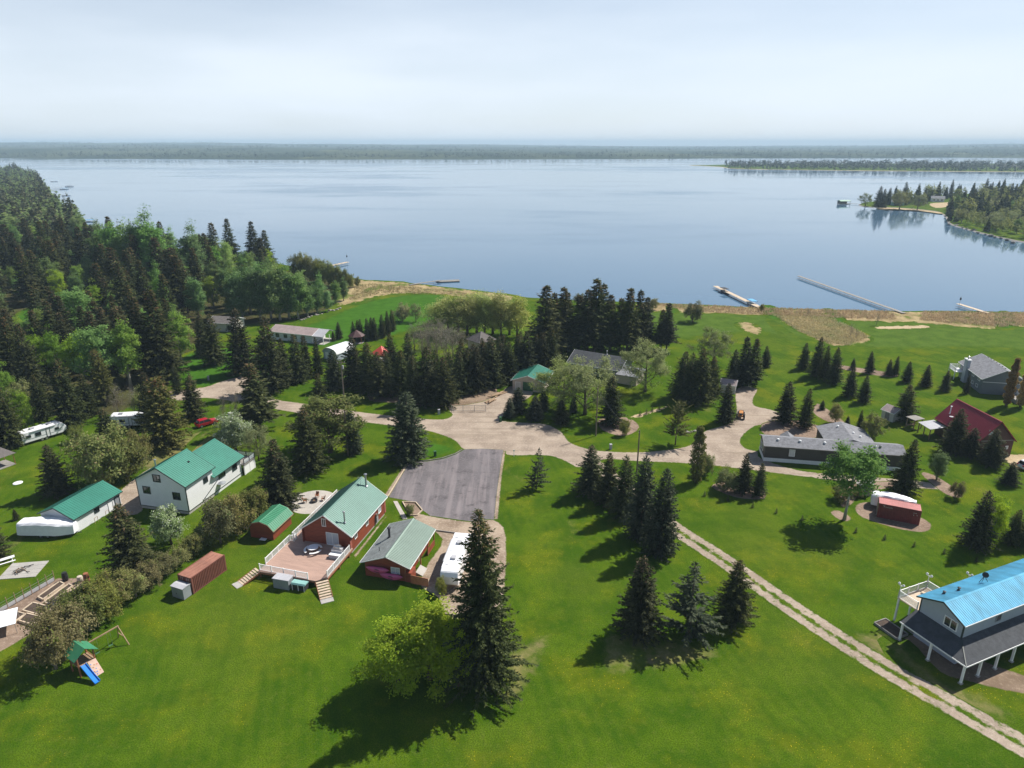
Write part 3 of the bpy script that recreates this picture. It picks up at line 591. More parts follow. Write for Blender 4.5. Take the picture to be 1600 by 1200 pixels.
KIND_NAME = {'tall_spruce': 'spruce_tree', 'giant_spruce': 'spruce_tree', 'fresh_tree': 'leafy_tree', 'spruce': 'spruce_tree', 'blue_spruce': 'blue_spruce_tree', 'olive_spruce': 'cedar_tree', 'thin_spruce': 'young_spruce_tree', 'sapling': 'spruce_sapling', 'aspen': 'aspen_tree', 'lime_tree': 'leafy_tree', 'willow': 'willow_tree', 'grove_aspen': 'aspen_tree', 'shelter_willow': 'willow_tree', 'bare_tree': 'bare_tree',
             'olive_shrub': 'shrub', 'brown_shrub': 'shrub', 'pale_tree': 'flowering_tree', 'round_tree': 'leafy_tree', 'pine': 'pine_tree', 'tall_aspen': 'aspen_tree', 'column_poplar': 'poplar_tree', 'gold_poplar': 'poplar_tree'}
def tree(kind, u, vb, vt, label, wid=1., group=None, p=None, H=None):
    P = p if p is not None else at(u, vb); H = H or height(u, vb, vt)
    v = PROTO[kind][COUNT.get(kind, 0) % len(PROTO[kind])]; COUNT[kind] = COUNT.get(kind, 0) + 1
    s = H / v[2]; name = KIND_NAME[kind]
    cat = 'shrub' if 'shrub' in kind else 'sapling' if kind == 'sapling' else 'tree'
    e = empty(name, (P.x, P.y, 0), random.uniform(0, 6.28), label, cat, group, (s*wid, s*wid, s))
    e.rotation_euler.x, e.rotation_euler.y = random.gauss(0, .018), random.gauss(0, .018); k_ = random.uniform(.9, 1.12); e.scale.x *= k_; e.scale.y *= k_
    link('trunk', v[1], e); link('crown', v[0], e); TREES.append((P.x, P.y, H))
    return e

ORD = 'first second third fourth fifth sixth seventh eighth ninth tenth eleventh twelfth thirteenth fourteenth fifteenth sixteenth seventeenth eighteenth'.split()
def rowed(spots): return list(enumerate(sorted(spots, key=lambda q: q[0])))
# ---- trees one can point at: kind, foot column, foot row, top row, width, label
for k, u, vb, vt, wd, lb in [
  ('giant_spruce', 755, 1072, 795, 1.0, 'tallest foreground spruce, dark and narrow, standing beside the white camper'),
  ('spruce', 999, 990, 870, 1.1, 'leftmost of three spruces standing on dry grass at the lower centre'),
  ('thin_spruce', 1075, 998, 880, 1.3, 'middle of three spruces on dry grass, greyer and looser than its neighbours'),
  ('spruce', 1142, 972, 875, 1.0, 'rightmost of three spruces on dry grass, next to the two-track lane'),
  ('spruce', 922, 772, 696, 1.1, 'spruce at the far left end of the staggered row in the middle lawn'),
  ('spruce', 950, 788, 708, .95, 'second spruce from the left in the staggered row in the middle lawn'),
  ('spruce', 973, 808, 712, .9, 'third spruce of the staggered row, in the middle of the row on the lawn'),
  ('blue_spruce', 1000, 838, 712, .75, 'fourth spruce of the staggered row, greyish blue, on the middle lawn'),
  ('blue_spruce', 1029, 865, 733, .75, 'nearest spruce of the staggered row, greyish blue, where the lane emerges'),
  ('thin_spruce', 838, 764, 700, 1.0, 'thin young spruce alone on the lawn right of the asphalt pad'),
  ('spruce', 1160, 770, 708, .95, 'taller of the spruces on the bed below the mobile home driveway'),
  ('spruce', 1184, 775, 723, .85, 'shorter dark spruce at the right end of the bed below the driveway'),
  ('olive_shrub', 1136, 765, 738, 1.2, 'low round bush at the left end of the bed below the driveway'),
  ('spruce', 1409, 772, 686, .95, 'big spruce in front of the right end of the grey mobile home'),
  ('spruce', 1522, 856, 766, .95, 'left spruce of the thicket at the right edge of the lawn'),
  ('lime_tree', 1546, 852, 772, .8, 'light green leafy tree between the spruces at the right edge of the lawn'),
  ('spruce', 1578, 852, 797, 1.1, 'right spruce of the thicket at the right edge of the lawn'),
  ('spruce', 1604, 848, 790, 1.1, 'spruce cut by the right picture edge above the blue-roofed house'),
  ('spruce', 1487, 708, 638, 1.0, 'leftmost spruce in front of the red-roofed barn'),
  ('spruce', 1514, 714, 669, 1.2, 'middle spruce in front of the red-roofed barn'),
  ('spruce', 1547, 728, 671, 1.1, 'rightmost spruce in front of the red-roofed barn'),
  ('spruce', 1576, 757, 722, 1.4, 'low spruce below the red barn beside the parked white vehicle'),
  ('grove_aspen', 1463, 750, 705, 1.1, 'small leafy tree on the mulch bed below the red barn'),
  ('spruce', 1411, 657, 600, 1.1, 'broad spruce beside the small tan shed'),
  ('spruce', 1226, 660, 596, 1.0, 'left spruce of the pair where the driveway turns past the mobile home'),
  ('spruce', 1256, 669, 607, .8, 'right narrow spruce of the pair where the driveway turns past the mobile home'),
  ('spruce', 1284, 640, 625, 1.2, 'tiny spruce in the mulch bed behind the mobile home'),
  ('spruce', 1255, 577, 536, .95, 'left spruce of the dark clump of four below the reed bed'),
  ('spruce', 1274, 588, 526, .8, 'tallest spruce in the dark clump of four below the reed bed'),
  ('spruce', 1287, 594, 540, .8, 'third spruce in the dark clump of four below the reed bed'),
  ('spruce', 1302, 600, 543, .8, 'rightmost spruce in the dark clump of four below the reed bed'),
  ('spruce', 1332, 577, 560, 1.0, 'smallest spruce in the loose group behind the mobile home lawn'),
  ('spruce', 1326, 620, 573, .9, 'left spruce of the close pair in the middle of the back lawn'),
  ('spruce', 1348, 629, 587, .9, 'right spruce of the close pair in the middle of the back lawn'),
  ('spruce', 1358, 583, 549, .9, 'slim spruce near the mulched path on the back lawn'),
  ('spruce', 1388, 587, 562, 1.0, 'left of two spruces touching each other beside the mulched path'),
  ('spruce', 1398, 587, 556, .8, 'right taller one of two spruces touching beside the mulched path'),
  ('spruce', 1416, 597, 565, .95, 'spruce in the line toward the slate house, third from the house'),
  ('spruce', 1445, 604, 570, 1.0, 'spruce in the line toward the slate house, second from the house'),
  ('spruce', 1475, 611, 579, 1.0, 'spruce in the line toward the slate house, nearest the house yard'),
  ('spruce', 1509, 615, 586, .7, 'narrow spruce against the chimney wall of the slate house'),
  ('spruce', 1196, 573, 541, 1.15, 'round dark spruce alone on the lawn left of the dark clump of four'),
  ('tall_spruce', 1160, 604, 526, 1.25, 'left of two tall spruces behind the small pinkish shed'),
  ('tall_spruce', 1173, 602, 529, 1.2, 'right of two tall spruces behind the small pinkish shed'),
  ('spruce', 1145, 590, 545, .9, 'shorter spruce left of the two tall ones by the pinkish shed'),
  ('spruce', 1065, 622, 549, .95, 'left spruce of the dense clump above the small flower bed'),
  ('spruce', 1077, 629, 551, .8, 'second spruce of the dense clump above the small flower bed'),
  ('spruce', 1092, 631, 544, .9, 'tallest spruce in the dense clump above the small flower bed'),
  ('spruce', 1112, 618, 556, .8, 'right spruce of the dense clump above the small flower bed'),
  ('spruce', 1133, 660, 599, 1.05, 'broad spruce beside the orange tractor on the driveway'),
  ('spruce', 955, 664, 588, 1.0, 'broad spruce on the mulch bed at the bend of the gravel road'),
  ('blue_spruce', 810, 644, 605, 1.35, 'blue spruce beside the green-roofed garage driveway'),
  ('blue_spruce', 836, 656, 618, 1.45, 'rounded blue spruce at the road, right of the garage driveway'),
  ('spruce', 877, 663, 625, 1.3, 'dark spruce at the road below the grey willows'),
  ('blue_spruce', 849, 641, 610, 1.3, 'blue spruce close to the green-roofed garage door'),
  ('blue_spruce', 796, 652, 622, 1.3, 'leftmost blue spruce at the mouth of the garage driveway'),
  ('blue_spruce', 896, 645, 618, .9, 'small blue spruce under the right grey willow'),
  ('blue_spruce', 637, 718, 613, 1.1, 'large bushy spruce at the corner of the asphalt pad'),
  ('spruce', 484, 738, 636, .9, 'dark spruce left of the round tree by the gravel road'),
  ('blue_spruce', 553, 708, 640, .9, 'narrow blue spruce right of the round tree beside the wooden pole'),
  ('spruce', 440, 792, 686, 1.1, 'brown-topped spruce behind the red garden shed'),
  ('tall_spruce', 406, 672, 568, 1.6, 'tall spruce standing at the edge of the gravel road by the junction'),
  ('spruce', 304, 655, 586, 1.0, 'spruce behind the parked red car'),
  ('spruce', 278, 615, 568, .8, 'slim spruce at the wood edge beside the road junction'),
  ('olive_spruce', 258, 700, 590, .95, 'large yellow-green cedar between the camper and the red car'),
  ('spruce', 172, 692, 638, 1.2, 'low spruce hiding the front of the half hidden camper'),
  ('spruce', 53, 618, 505, .8, 'large brown-topped spruce in the left wood'),
  ('spruce', 112, 668, 560, .9, 'broad spruce behind the white travel trailer'),
  ('spruce', 14, 700, 600, 1.0, 'big spruce at the left edge above the gazebo roof'),
  ('spruce', 92, 772, 695, 1.05, 'spruce alone on the lawn above the white garage'),
  ('spruce', 213, 908, 788, 1.0, 'big brown-topped spruce in front of the white house'),
  ('spruce', -4, 872, 800, 1.0, 'spruce cut by the left picture edge beside the covered boat'),
  ('spruce', 26, 812, 795, 1.0, 'small spruce beside the covered boat and white garage'),
  ('tall_spruce', 228, 590, 464, 1.3, 'tall spruce at the right side of the bright aspens in the wood'),
  ('tall_spruce', 256, 592, 453, 1.3, 'tallest spruce at the wood edge left of the road junction'),
  ('spruce', 336, 570, 490, .85, 'spruce on the lawn in front of the grey-roofed cabin, right one'),
  ('spruce', 318, 556, 487, .75, 'spruce in front of the left side of the grey-roofed cabin'),
  ('spruce', 379, 585, 483, 1.00, 'tall dense spruce right of the grey-roofed cabin'),
  ('spruce', 425, 612, 494, 1.00, 'tall dark spruce in front of the left end of the long cabin'),
  ('spruce', 445, 603, 528, .9, 'spruce in front of the long cabin, second from its left end'),
  ('spruce', 467, 597, 522, .8, 'spruce in front of the long cabin, beneath its middle'),
  ('spruce', 481, 590, 524, .7, 'slim spruce in front of the porch of the long cabin'),
  ('spruce', 499, 588, 527, .6, 'slim spruce left of the white quonset shed'),
  ('spruce', 503, 640, 583, 1.05, 'orange-tinged spruce right at the roadside by the utility pole'),
  ('blue_spruce', 524, 608, 547, 1.00, 'bluish spruce in front of the white quonset shed'),
  ('spruce', 553, 600, 527, 1.00, 'tall spruce right of the white quonset shed'),
  ('spruce', 577, 614, 536, 1.00, 'spruce left of the red canopy, front row'),
  ('spruce', 593, 622, 550, 1.12, 'spruce directly in front of the red canopy'),
  ('spruce', 613, 600, 521, 0.88, 'spruce right behind the red canopy'),
  ('spruce', 628, 618, 547, 1.00, 'spruce in the row above the road, third right of the red canopy'),
  ('spruce', 648, 627, 556, 1.00, 'spruce in the row above the road, behind the woodpile'),
  ('spruce', 668, 634, 541, 1.00, 'largest dark spruce in the row above the road'),
  ('spruce', 694, 635, 557, 0.94, 'orange-topped spruce at the right end of the row above the road'),
  ('spruce', 521, 533, 517, .9, 'little spruce behind the white quonset shed, left one'),
  ('spruce', 530, 530, 503, .9, 'little spruce behind the white quonset shed, right one'),
  ('lime_tree', 672, 1060, 934, 1.15, 'tallest of three bright lime-green trees at the bottom centre'), ('lime_tree', 622, 1074, 972, 1.2, 'leftmost of three bright lime-green trees at the bottom centre'), ('lime_tree', 716, 1070, 962, 1.1, 'rightmost of three lime-green trees, touching the tallest foreground spruce'),
  ('spruce', 142, 650, 584, .85, 'dark spruce in the thicket between the two white campers'), ('bare_tree', 186, 652, 596, .8, 'leafless tree behind the half hidden camper, left one'), ('olive_shrub', 232, 648, 610, .7, 'olive bush behind the half hidden camper'), ('spruce', 238, 668, 580, .7, 'narrow spruce left of the yellow-green cedar'), ('olive_spruce', 168, 630, 545, .7, 'yellow-green conifer in front of the big pair of aspens'), ('spruce', 70, 655, 585, .8, 'spruce behind the far end of the white travel trailer'), ('round_tree', 40, 655, 596, .9, 'olive tree left of the spruces behind the white travel trailer'), ('olive_shrub', 122, 690, 668, .8, 'dark bush at the front of the white travel trailer'), ('bare_tree', 352, 665, 612, .6, 'slim bare poplar beside the red car, left one'), ('bare_tree', 372, 668, 602, .6, 'slim bare poplar beside the red car, right one'),
  ('pale_tree', 268, 850, 791, .85, 'pale white-blossoming bush in front of the white house'),
  ('olive_shrub', 163, 760, 680, .75, 'large olive bush left of the white house'),
  ('olive_shrub', 200, 750, 690, .62, 'green bush between the olive bush and the white house'),
  ('brown_shrub', 223, 732, 676, .45, 'reddish twiggy shrub beside the cedar and white house'),
  ('pale_tree', 369, 706, 645, .85, 'pale flowering tree behind the white house deck'),
  ('willow', 405, 720, 664, .8, 'grey-green bush at the roadside right of the white house'),
  ('round_tree', 517, 706, 618, 1.4, 'broad round olive tree above the lawn by the gravel road'),
  ('willow', 880, 640, 567, 1.1, 'left of two spreading grey willows beside the green-roofed garage'),
  ('willow', 914, 648, 557, 1.05, 'right of two spreading grey willows, in front of the dark-roofed house'),
  ('willow', 1008, 612, 535, .95, 'spreading grey willow at the right end of the dark-roofed house'),
  ('willow', 1114, 568, 513, 1.0, 'pale twiggy willow on the back lawn near the shore'),
  ('brown_shrub', 1082, 503, 475, .72, 'round grey shrub on the shore above the meadow'),
  ('pine', 1055, 695, 627, .95, 'loose-crowned small pine on the lawn inside the road bend'),
  ('column_poplar', 1088, 754, 668, 1.2, 'slim columnar poplar at the driveway edge'),
  ('olive_shrub', 1102, 742, 712, .6, 'small bush beside the columnar poplar'),
  ('tall_aspen', 1319, 812, 688, 1.25, 'tall trunked aspen with round crown in a mulch ring on the lawn'),
  ('round_tree', 1360, 695, 646, .75, 'olive bush at the right corner of the hip-roofed extension'),
  ('brown_shrub', 1305, 661, 633, .62, 'reddish round shrub in the mulch bed behind the extension'),
  ('spruce', 1324, 663, 650, 1.1, 'tiny spruce just behind the extension roof, left one'),
  ('spruce', 1343, 670, 641, .7, 'narrow young spruce just behind the extension roof, right one'),
  ('bare_tree', 1328, 527, 503, .75, 'bare shrub in the reeds, left one'), ('bare_tree', 1337, 530, 510, .75, 'bare shrub in the reeds, right one'),
  ('bare_tree', 1369, 508, 487, .8, 'bare grey bush at the foot of the long dock'),
  ('gold_poplar', 1572, 634, 561, 1.3, 'golden columnar poplar in front of the slate house, left one'),
  ('gold_poplar', 1594, 636, 567, 1.3, 'golden columnar poplar in front of the slate house, right one'),
  ('olive_shrub', 976, 680, 658, .6, 'grey spiky shrub right of the roadside spruce'),
  ('olive_shrub', 641, 804, 790, .7, 'dark rounded shrub in the wood-edged planter by the asphalt'),
  ('brown_shrub', 1492, 778, 755, .7, 'brown shrub at the end of the mulch bed below the barn'),
  ('olive_shrub', 1339, 776, 762, .9, 'dark low bush by the grey shed under the aspen'),
  ('olive_shrub', 1316, 782, 762, 1.1, 'broad low bush at the left of the grey shed'),
  ('fresh_tree', 12, 655, 565, .8, 'bright green tree at the left edge above the travel trailer'),
  ('aspen', 166, 612, 500, .95, 'large bright aspen, left one of the big pair in the left wood'),
  ('aspen', 205, 606, 505, .95, 'large bright aspen, right one of the big pair in the left wood'),
  ('fresh_tree', 92, 585, 512, .8, 'yellow-green round tree left of the big aspens'),
  ('aspen', 285, 572, 484, .75, 'bright aspen right behind the tallest edge spruce'),
  ('aspen', 132, 545, 442, .9, 'rounded green aspen behind the big pair in the left wood'),
  ('bare_tree', 212, 650, 600, .8, 'thin bare tree behind the half hidden camper'),
  ('fresh_tree', 45, 680, 610, .7, 'yellow-green bush behind the white travel trailer'),
  ('spruce', 640, 600, 520, .9, 'spruce in the second row behind the road, left of the leafless thicket'), ('spruce', 605, 612, 546, .95, 'spruce between the red canopy and the road'), ('spruce', 680, 618, 548, .95, 'spruce behind the largest dark spruce of the roadside row'), ('spruce', 560, 608, 548, .8, 'low spruce under the tall one right of the quonset shed'), ('bare_tree', 1262, 494, 480, .9, 'small bare shrub in the shore reeds right of the short dock'), ('brown_shrub', 1190, 486, 476, .7, 'small bush at the foot of the short dock'), ('brown_shrub', 905, 478, 460, .9, 'grey bush at the water behind the high spruce stand, left one'), ('brown_shrub', 1020, 484, 468, .9, 'grey bush at the water behind the high spruce stand, right one'),
  ('brown_shrub', 629, 503, 478, .8, 'grey rounded bush on the waterside lawn, left one'), ('willow', 650, 503, 474, .7, 'green rounded bush on the waterside lawn, right one'),
  ('olive_shrub', 690, 928, 905, .5, 'dark climbing bush beside the wooden fence of the small garage'),
  ]: tree(k, u, vb, vt, lb, wd)
for i, (u, vb, vt, wd, kd) in enumerate([(88, 1045, 972, .5, 'brown_shrub'), (110, 1018, 952, .55, 'brown_shrub'), (140, 985, 925, .5, 'olive_shrub'), (163, 968, 912, .5, 'olive_shrub'), (186, 948, 900, .5, 'olive_shrub'), (213, 932, 893, .55, 'brown_shrub'), (238, 916, 880, .55, 'brown_shrub'), (262, 899, 868, .55, 'brown_shrub'), (283, 884, 858, .6, 'brown_shrub'), (303, 868, 838, .55, 'olive_shrub'), (322, 852, 822, .55, 'olive_shrub'), (345, 848, 786, .5, 'brown_shrub'), (370, 834, 778, .5, 'brown_shrub'), (395, 818, 768, .5, 'olive_shrub')]):
    tree(kd, u, vb, vt, '%s shrub of the long hedge, %s' % ('Brown' if kd[0] == 'b' else 'Green', ['at its lowest end behind the playset', 'second from its lower end, above the playset roof', 'third from its lower end, beside the garden beds', 'fourth from its lower end, beside the garden beds', 'fifth from its lower end, at the garden corner', 'sixth from its lower end, below the big spruce', 'seventh from its lower end, left of the brown container', 'left of the middle of the brown container', 'above the brown container', 'just past the far end of the brown container', 'between the container and the white house', 'large, right of the white house corner', 'large, left of the red garden shed', 'last at the upper end near the brown-topped spruce'][i]), wd * 1.3, 'hedge between the two yards')
for i, u in enumerate(range(705, 862, 13)):
    t = (u - 705) / 156; tree('spruce', u, 620 - 46*t + random.uniform(-4, 4), 548 - 34*t + random.uniform(-6, 6), 'dark spruce in the tight row left of the green-roofed garage', .95, 'spruce row left of the green-roofed garage')
for u, vb, vt, wd in [(722, 602, 530, .95), (742, 596, 536, .95), (765, 590, 526, .95), (788, 585, 523, .95), (812, 580, 518, .95), (755, 574, 528, .95), (778, 572, 526, .95)]: tree('spruce', u, vb, vt, 'dark spruce in the tight row left of the green-roofed garage', wd, 'spruce row left of the green-roofed garage')
for i, (u, vb, vt) in rowed([(850, 562, 446), (864, 556, 458), (876, 552, 449), (886, 550, 456), (905, 548, 462), (917, 552, 452), (928, 550, 436), (940, 548, 444), (954, 548, 461), (968, 550, 466), (979, 552, 450), (997, 548, 454), (1008, 545, 465), (1041, 550, 474), (1033, 546, 484)]):
    tree('tall_spruce', u, vb, vt, 'tall dark spruce in the high stand behind the dark-roofed house, ' + ORD[i] + ' from the left', 1.35, 'high spruce stand behind the dark-roofed house')
for i, (u, vb, vt) in rowed([(553, 533, 502), (564, 533, 499), (575, 532, 497), (586, 531, 496), (597, 528, 492), (606, 522, 486), (613, 517, 484), (560, 528, 500), (581, 527, 495)]):
    tree('spruce', u, vb, vt, 'small dark spruce in the short hedge row on the waterside lawn, ' + ORD[i] + ' from the left', .75, 'short spruce hedge on the waterside lawn')
for i, (u, vb, vt) in rowed([(685, 520, 468), (700, 516, 462), (716, 519, 458), (730, 524, 455), (745, 520, 452), (757, 526, 456), (770, 522, 453), (783, 527, 455), (796, 523, 458), (808, 527, 464), (693, 505, 462), (740, 508, 455)]):
    tree('shelter_willow', u, vb, vt, 'feathery willow in the shelter belt above the shore lawn, ' + ORD[i] + ' from the left', 1.45 if u < 735 else 1.15, 'willow shelter belt above the shore lawn')
for u, vb, vt in [(648, 548, 498), (660, 560, 503), (672, 566, 508), (684, 562, 500), (697, 568, 508), (708, 560, 505), (720, 556, 508), (668, 545, 495), (690, 545, 492)]:
    tree('bare_tree', u, vb, vt, 'grey leafless tree in the thicket left of the brown cabin roof', 1.0, 'leafless thicket left of the brown cabin roof')
for u, vb, vt in [(392, 490, 404), (408, 500, 412), (424, 498, 414), (438, 500, 409), (452, 498, 418), (466, 498, 424), (481, 495, 440), (496, 490, 444), (513, 487, 449), (416, 486, 405), (446, 484, 412), (472, 482, 420), (500, 478, 430), (525, 474, 438), (537, 470, 434), (380, 500, 420), (366, 498, 425)]:
    tree('grove_aspen', u, vb, vt, 'slim green aspen in the grove beside the waterside lawn', 1.0, 'aspen grove beside the waterside lawn')
for i, (u, vb, vt) in rowed([(478, 440, 402), (490, 442, 405), (502, 444, 408), (514, 446, 413), (526, 448, 418), (538, 449, 424), (548, 450, 430), (558, 448, 434), (466, 438, 400)]):
    tree('olive_shrub', u, vb, vt, 'grey-green bush in the shoreline thicket by the small dock, ' + ORD[i] + ' from the left', .55, 'shoreline thicket by the small dock')
for i, (u, v) in rowed([(1101, 775), (1137, 783), (1176, 793), (1213, 802), (1253, 813), (1337, 832), (1382, 843), (1428, 854), (1475, 865), (1525, 878), (1576, 888)]):
    tree('sapling', u, v, v - 9, 'tiny planted spruce sapling in the long curved line on the lawn, ' + ORD[i] + ' from the left', 1.1, 'line of planted saplings on the right lawn')
for i, (u, v) in enumerate([(1000, 650), (1010, 647), (1019, 643), (1030, 640)]):
    tree('sapling', u, v, v - 9, 'small round spruce in the rock bed inside the road bend', 1.2, 'small spruces in the rock bed')
# ---- woods: trees scattered over the wooded ground, the largest as individuals, the rest as one mass
def scatter(poly_px, n, sep, far_first=False, avoid=()):
    us = [q[0] for q in poly_px]; vs_ = [q[1] for q in poly_px]; out = []; tries = 0
    while len(out) < n and tries < n * 60:
        tries += 1
        u, v = random.uniform(min(us), max(us)), random.uniform(min(vs_), max(vs_))
        if not inside((u, v), poly_px) or any(inside((u, v), a) for a in avoid): continue
        p = at(u, v)
        if any((p.x-q[0])**2 + (p.y-q[1])**2 < sep**2 for q in out) or any((p.x-q[0])**2 + (p.y-q[1])**2 < (sep*.75)**2 for q in TREES): continue
        out.append((p.x, p.y, u, v))
    return out
WOOD = [(-60, 372), (60, 368), (160, 372), (230, 392), (330, 408), (420, 420), (420, 470), (395, 505), (375, 520), (300, 520), (270, 560), (225, 580), (120, 590), (20, 600), (-60, 610)]
CLEAR = [(22, 488), (60, 474), (135, 478), (145, 508), (112, 530), (36, 532), (10, 512)]
CABIN = [(318, 480), (375, 480), (375, 525), (318, 525)]
EXTRA = []; NSP = 0
for x, y, u, v in sorted(scatter(WOOD, 250, 4.6, avoid=(CLEAR, CABIN)), key=lambda q: -q[3]):
    con = random.random() < (.55 if v > 430 else .48)
    if u > 330: con = random.random() < .35
    if con: NSP += 1
    if con and NSP > 112: EXTRA.append((x, y, 0, random.uniform(14, 20), True))
    elif con: tree('tall_spruce', 0, 0, 0, 'dark spruce in the dense wood on the left', random.uniform(1.1, 1.5), 'spruces of the dense wood on the left', Vector((x, y, 0)), random.uniform(17, 24) * (.8 if v > 520 else 1))
    else: tree(random.choice(['aspen', 'aspen', 'aspen', 'fresh_tree', 'fresh_tree', 'grove_aspen', 'grove_aspen']), 0, 0, 0, 'green leafy tree in the dense wood on the left', random.uniform(.8, 1.1), 'leafy trees of the dense wood on the left', Vector((x, y, 0)), random.uniform(10, 16) * (.8 if v > 520 else 1))
for i, (u, vb, vt) in rowed([(223, 450, 338), (240, 452, 335), (252, 455, 340), (186, 445, 343), (168, 440, 352), (305, 450, 355), (203, 447, 352)]):
    tree('grove_aspen', u, vb, vt, 'thin half-leafed aspen rising above the left wood, ' + ORD[i] + ' from the left', 1.0, 'thin tall aspens above the left wood')
PENW = [(1352, 320), (1372, 322), (1445, 322), (1455, 316), (1520, 312), (1530, 320), (1476, 328), (1479, 335), (1484, 346), (1508, 355), (1540, 363), (1575, 371), (1650, 382), (1650, 303), (1600, 302), (1500, 306), (1440, 311), (1370, 317)]
PEXTRA = []
for i, (x, y, u, v) in enumerate(scatter(PENW, 340, 5)):
    if i > 62: PEXTRA.append((x, y, 0, random.uniform(7, 11) if v > 342 else random.uniform(11, 19), random.random() < (.1 if v > 342 else .55))); continue
    if v > 342 and random.random() < .9: tree('willow', 0, 0, 0, 'grey-green willow in the thicket on the wooded point', random.uniform(.9, 1.2), 'willows on the wooded point', Vector((x, y, 0)), random.uniform(7, 11))
    elif random.random() < .6: tree('spruce', 0, 0, 0, 'dark spruce on the wooded point', random.uniform(.6, .85), 'spruces on the wooded point', Vector((x, y, 0)), random.uniform(13, 21))
    else: tree(random.choice(['aspen', 'round_tree']), 0, 0, 0, 'leafy tree on the wooded point', random.uniform(1., 1.3), 'leafy trees on the wooded point', Vector((x, y, 0)), random.uniform(10, 15))
for u, vb, vt, k, lb in [(1372, 325, 291, 'spruce', 'dark spruce clump at the shore of the wooded point, leftmost'), (1378, 325, 295, 'spruce', 'dark spruce at the shore of the wooded point, second from its tip'), (1405, 327, 297, 'willow', 'round willow on the beach of the wooded point, left one'), (1433, 328, 302, 'willow', 'round willow on the beach of the wooded point, right one'), (1352, 322, 302, 'willow', 'low willow at the very tip of the wooded point')]: tree(k, u, vb, vt, lb, .95)
# low trees for the far woods, merged into one mass each
def far_wood(name, spots, mats, label, cat='forest', lobes=14, size=1.0):
    """spots: (x, y, z, height, conifer?)"""
    Vs, Qs, mi = [], [], []
    for x, y, z, h, con in spots:
        if con:
            n = lobes; t = rng.uniform(.05, 1, n); az = rng.uniform(0, 6.28, n); rad = h*.17*(1-t)**.8 + .05
            P = np.stack([x + rad*.4*np.cos(az), y + rad*.4*np.sin(az), z + t*h], 1); A = np.stack([np.cos(az), np.sin(az), -.35 + 1.2*t], 1); L = rad*1.5 + h*.03; Wd = np.maximum(rad*1.3, h*.025)
        else:
            n = lobes; d = nrm(rng.normal(size=(n, 3))); P = d*rng.uniform(.3, 1, n)[:, None]*[h*.26, h*.26, h*.36] + [x, y, z + h*.58]; A = rng.normal(size=(n, 3)); L = np.full(n, h*.26)*size; Wd = np.full(n, h*.24)*size
        V, _, q = kites_n(P, (A*[1, 1, .3] + [0, 0, .8] if con else rng.normal(size=(n, 3))*.5 + [0, 0, .9] + nrm(P - [x, y, z + h*.5])*.6), L, Wd, np.clip(rng.normal(.4, .2, n) + rng.normal()*.15, 0, .84)); Vs.append(V); Qs.append(q); mi += [0 if con else 1]*n
    V = np.concatenate(Vs); me = np_mesh(name, V, np.arange(len(V)).reshape(-1, 4), mats, np.concatenate(Qs), mi)
    return tag(link(name, me), label, cat, kind='stuff')
sp_ = []
while len(sp_) < 2600:
    v = 268 + 125*random.random()**1.5; u = random.uniform(-160, 130)
    edge = float(np.interp(v, [268, 279, 292, 318, 342, 358, 372, 393], [30, 58, 64, 86, 110, 140, 190, 215]))
    if u > edge or (v > 374 and u > -60): continue
    p = at(u, v); k_con = random.random() < .36; sp_.append((p.x, p.y, 0, random.uniform(8, 17)*(1.35 if k_con else 1), k_con))
far_wood('point_woods', PEXTRA, ['needles', 'leaf_olive'], 'dense mixed wood filling the wooded point', lobes=170, size=.34)
far_wood('shoreline_forest', sp_ + EXTRA, ['needles', 'leaf_green'], 'mixed forest running along the left shore into the distance', lobes=46, size=.62)
sp_ = []
for k in range(2600):
    u = random.uniform(1132, 1900); v = random.uniform(257.5, 266 + (u-1130)*.004)
    if inside(at(u, v, WATER)[:2], SPIT): p = at(u, v); sp_.append((p.x, p.y, 0, random.uniform(11, 20), random.random() < .55))
far_wood('point_forest', sp_, ['needles_far', 'leaf_far'], 'low wooded point reaching into the lake at the far right', lobes=10)
sp_ = []
for k in range(12000):
    u = random.uniform(-500, 2200); d = random.choice([random.uniform(10, 200), random.uniform(10, 500), random.uniform(850, 1050), random.uniform(1650, 1900), random.uniform(2700, 3100), random.uniform(4100, 4500), random.uniform(6900, 7400)])
    a = at(u, shore_v(u), WATER); q = a + Vector((a.x, a.y, 0)).normalized()*d
    if d > 260 and math.sin(u*.013+d*.0011)+math.sin(u*.031-d*.0017+2)+.5*math.sin(u*.09) > .75: continue
    sp_.append((q.x, q.y, far_h(u, d) - 1, random.uniform(10, 22)*(1 if d < 2000 else 1.4), random.random() < .5))
far_wood('far_shore_forest', sp_, ['needles_far', 'leaf_far'], 'hazy forest band along the opposite shore of the lake', lobes=7)
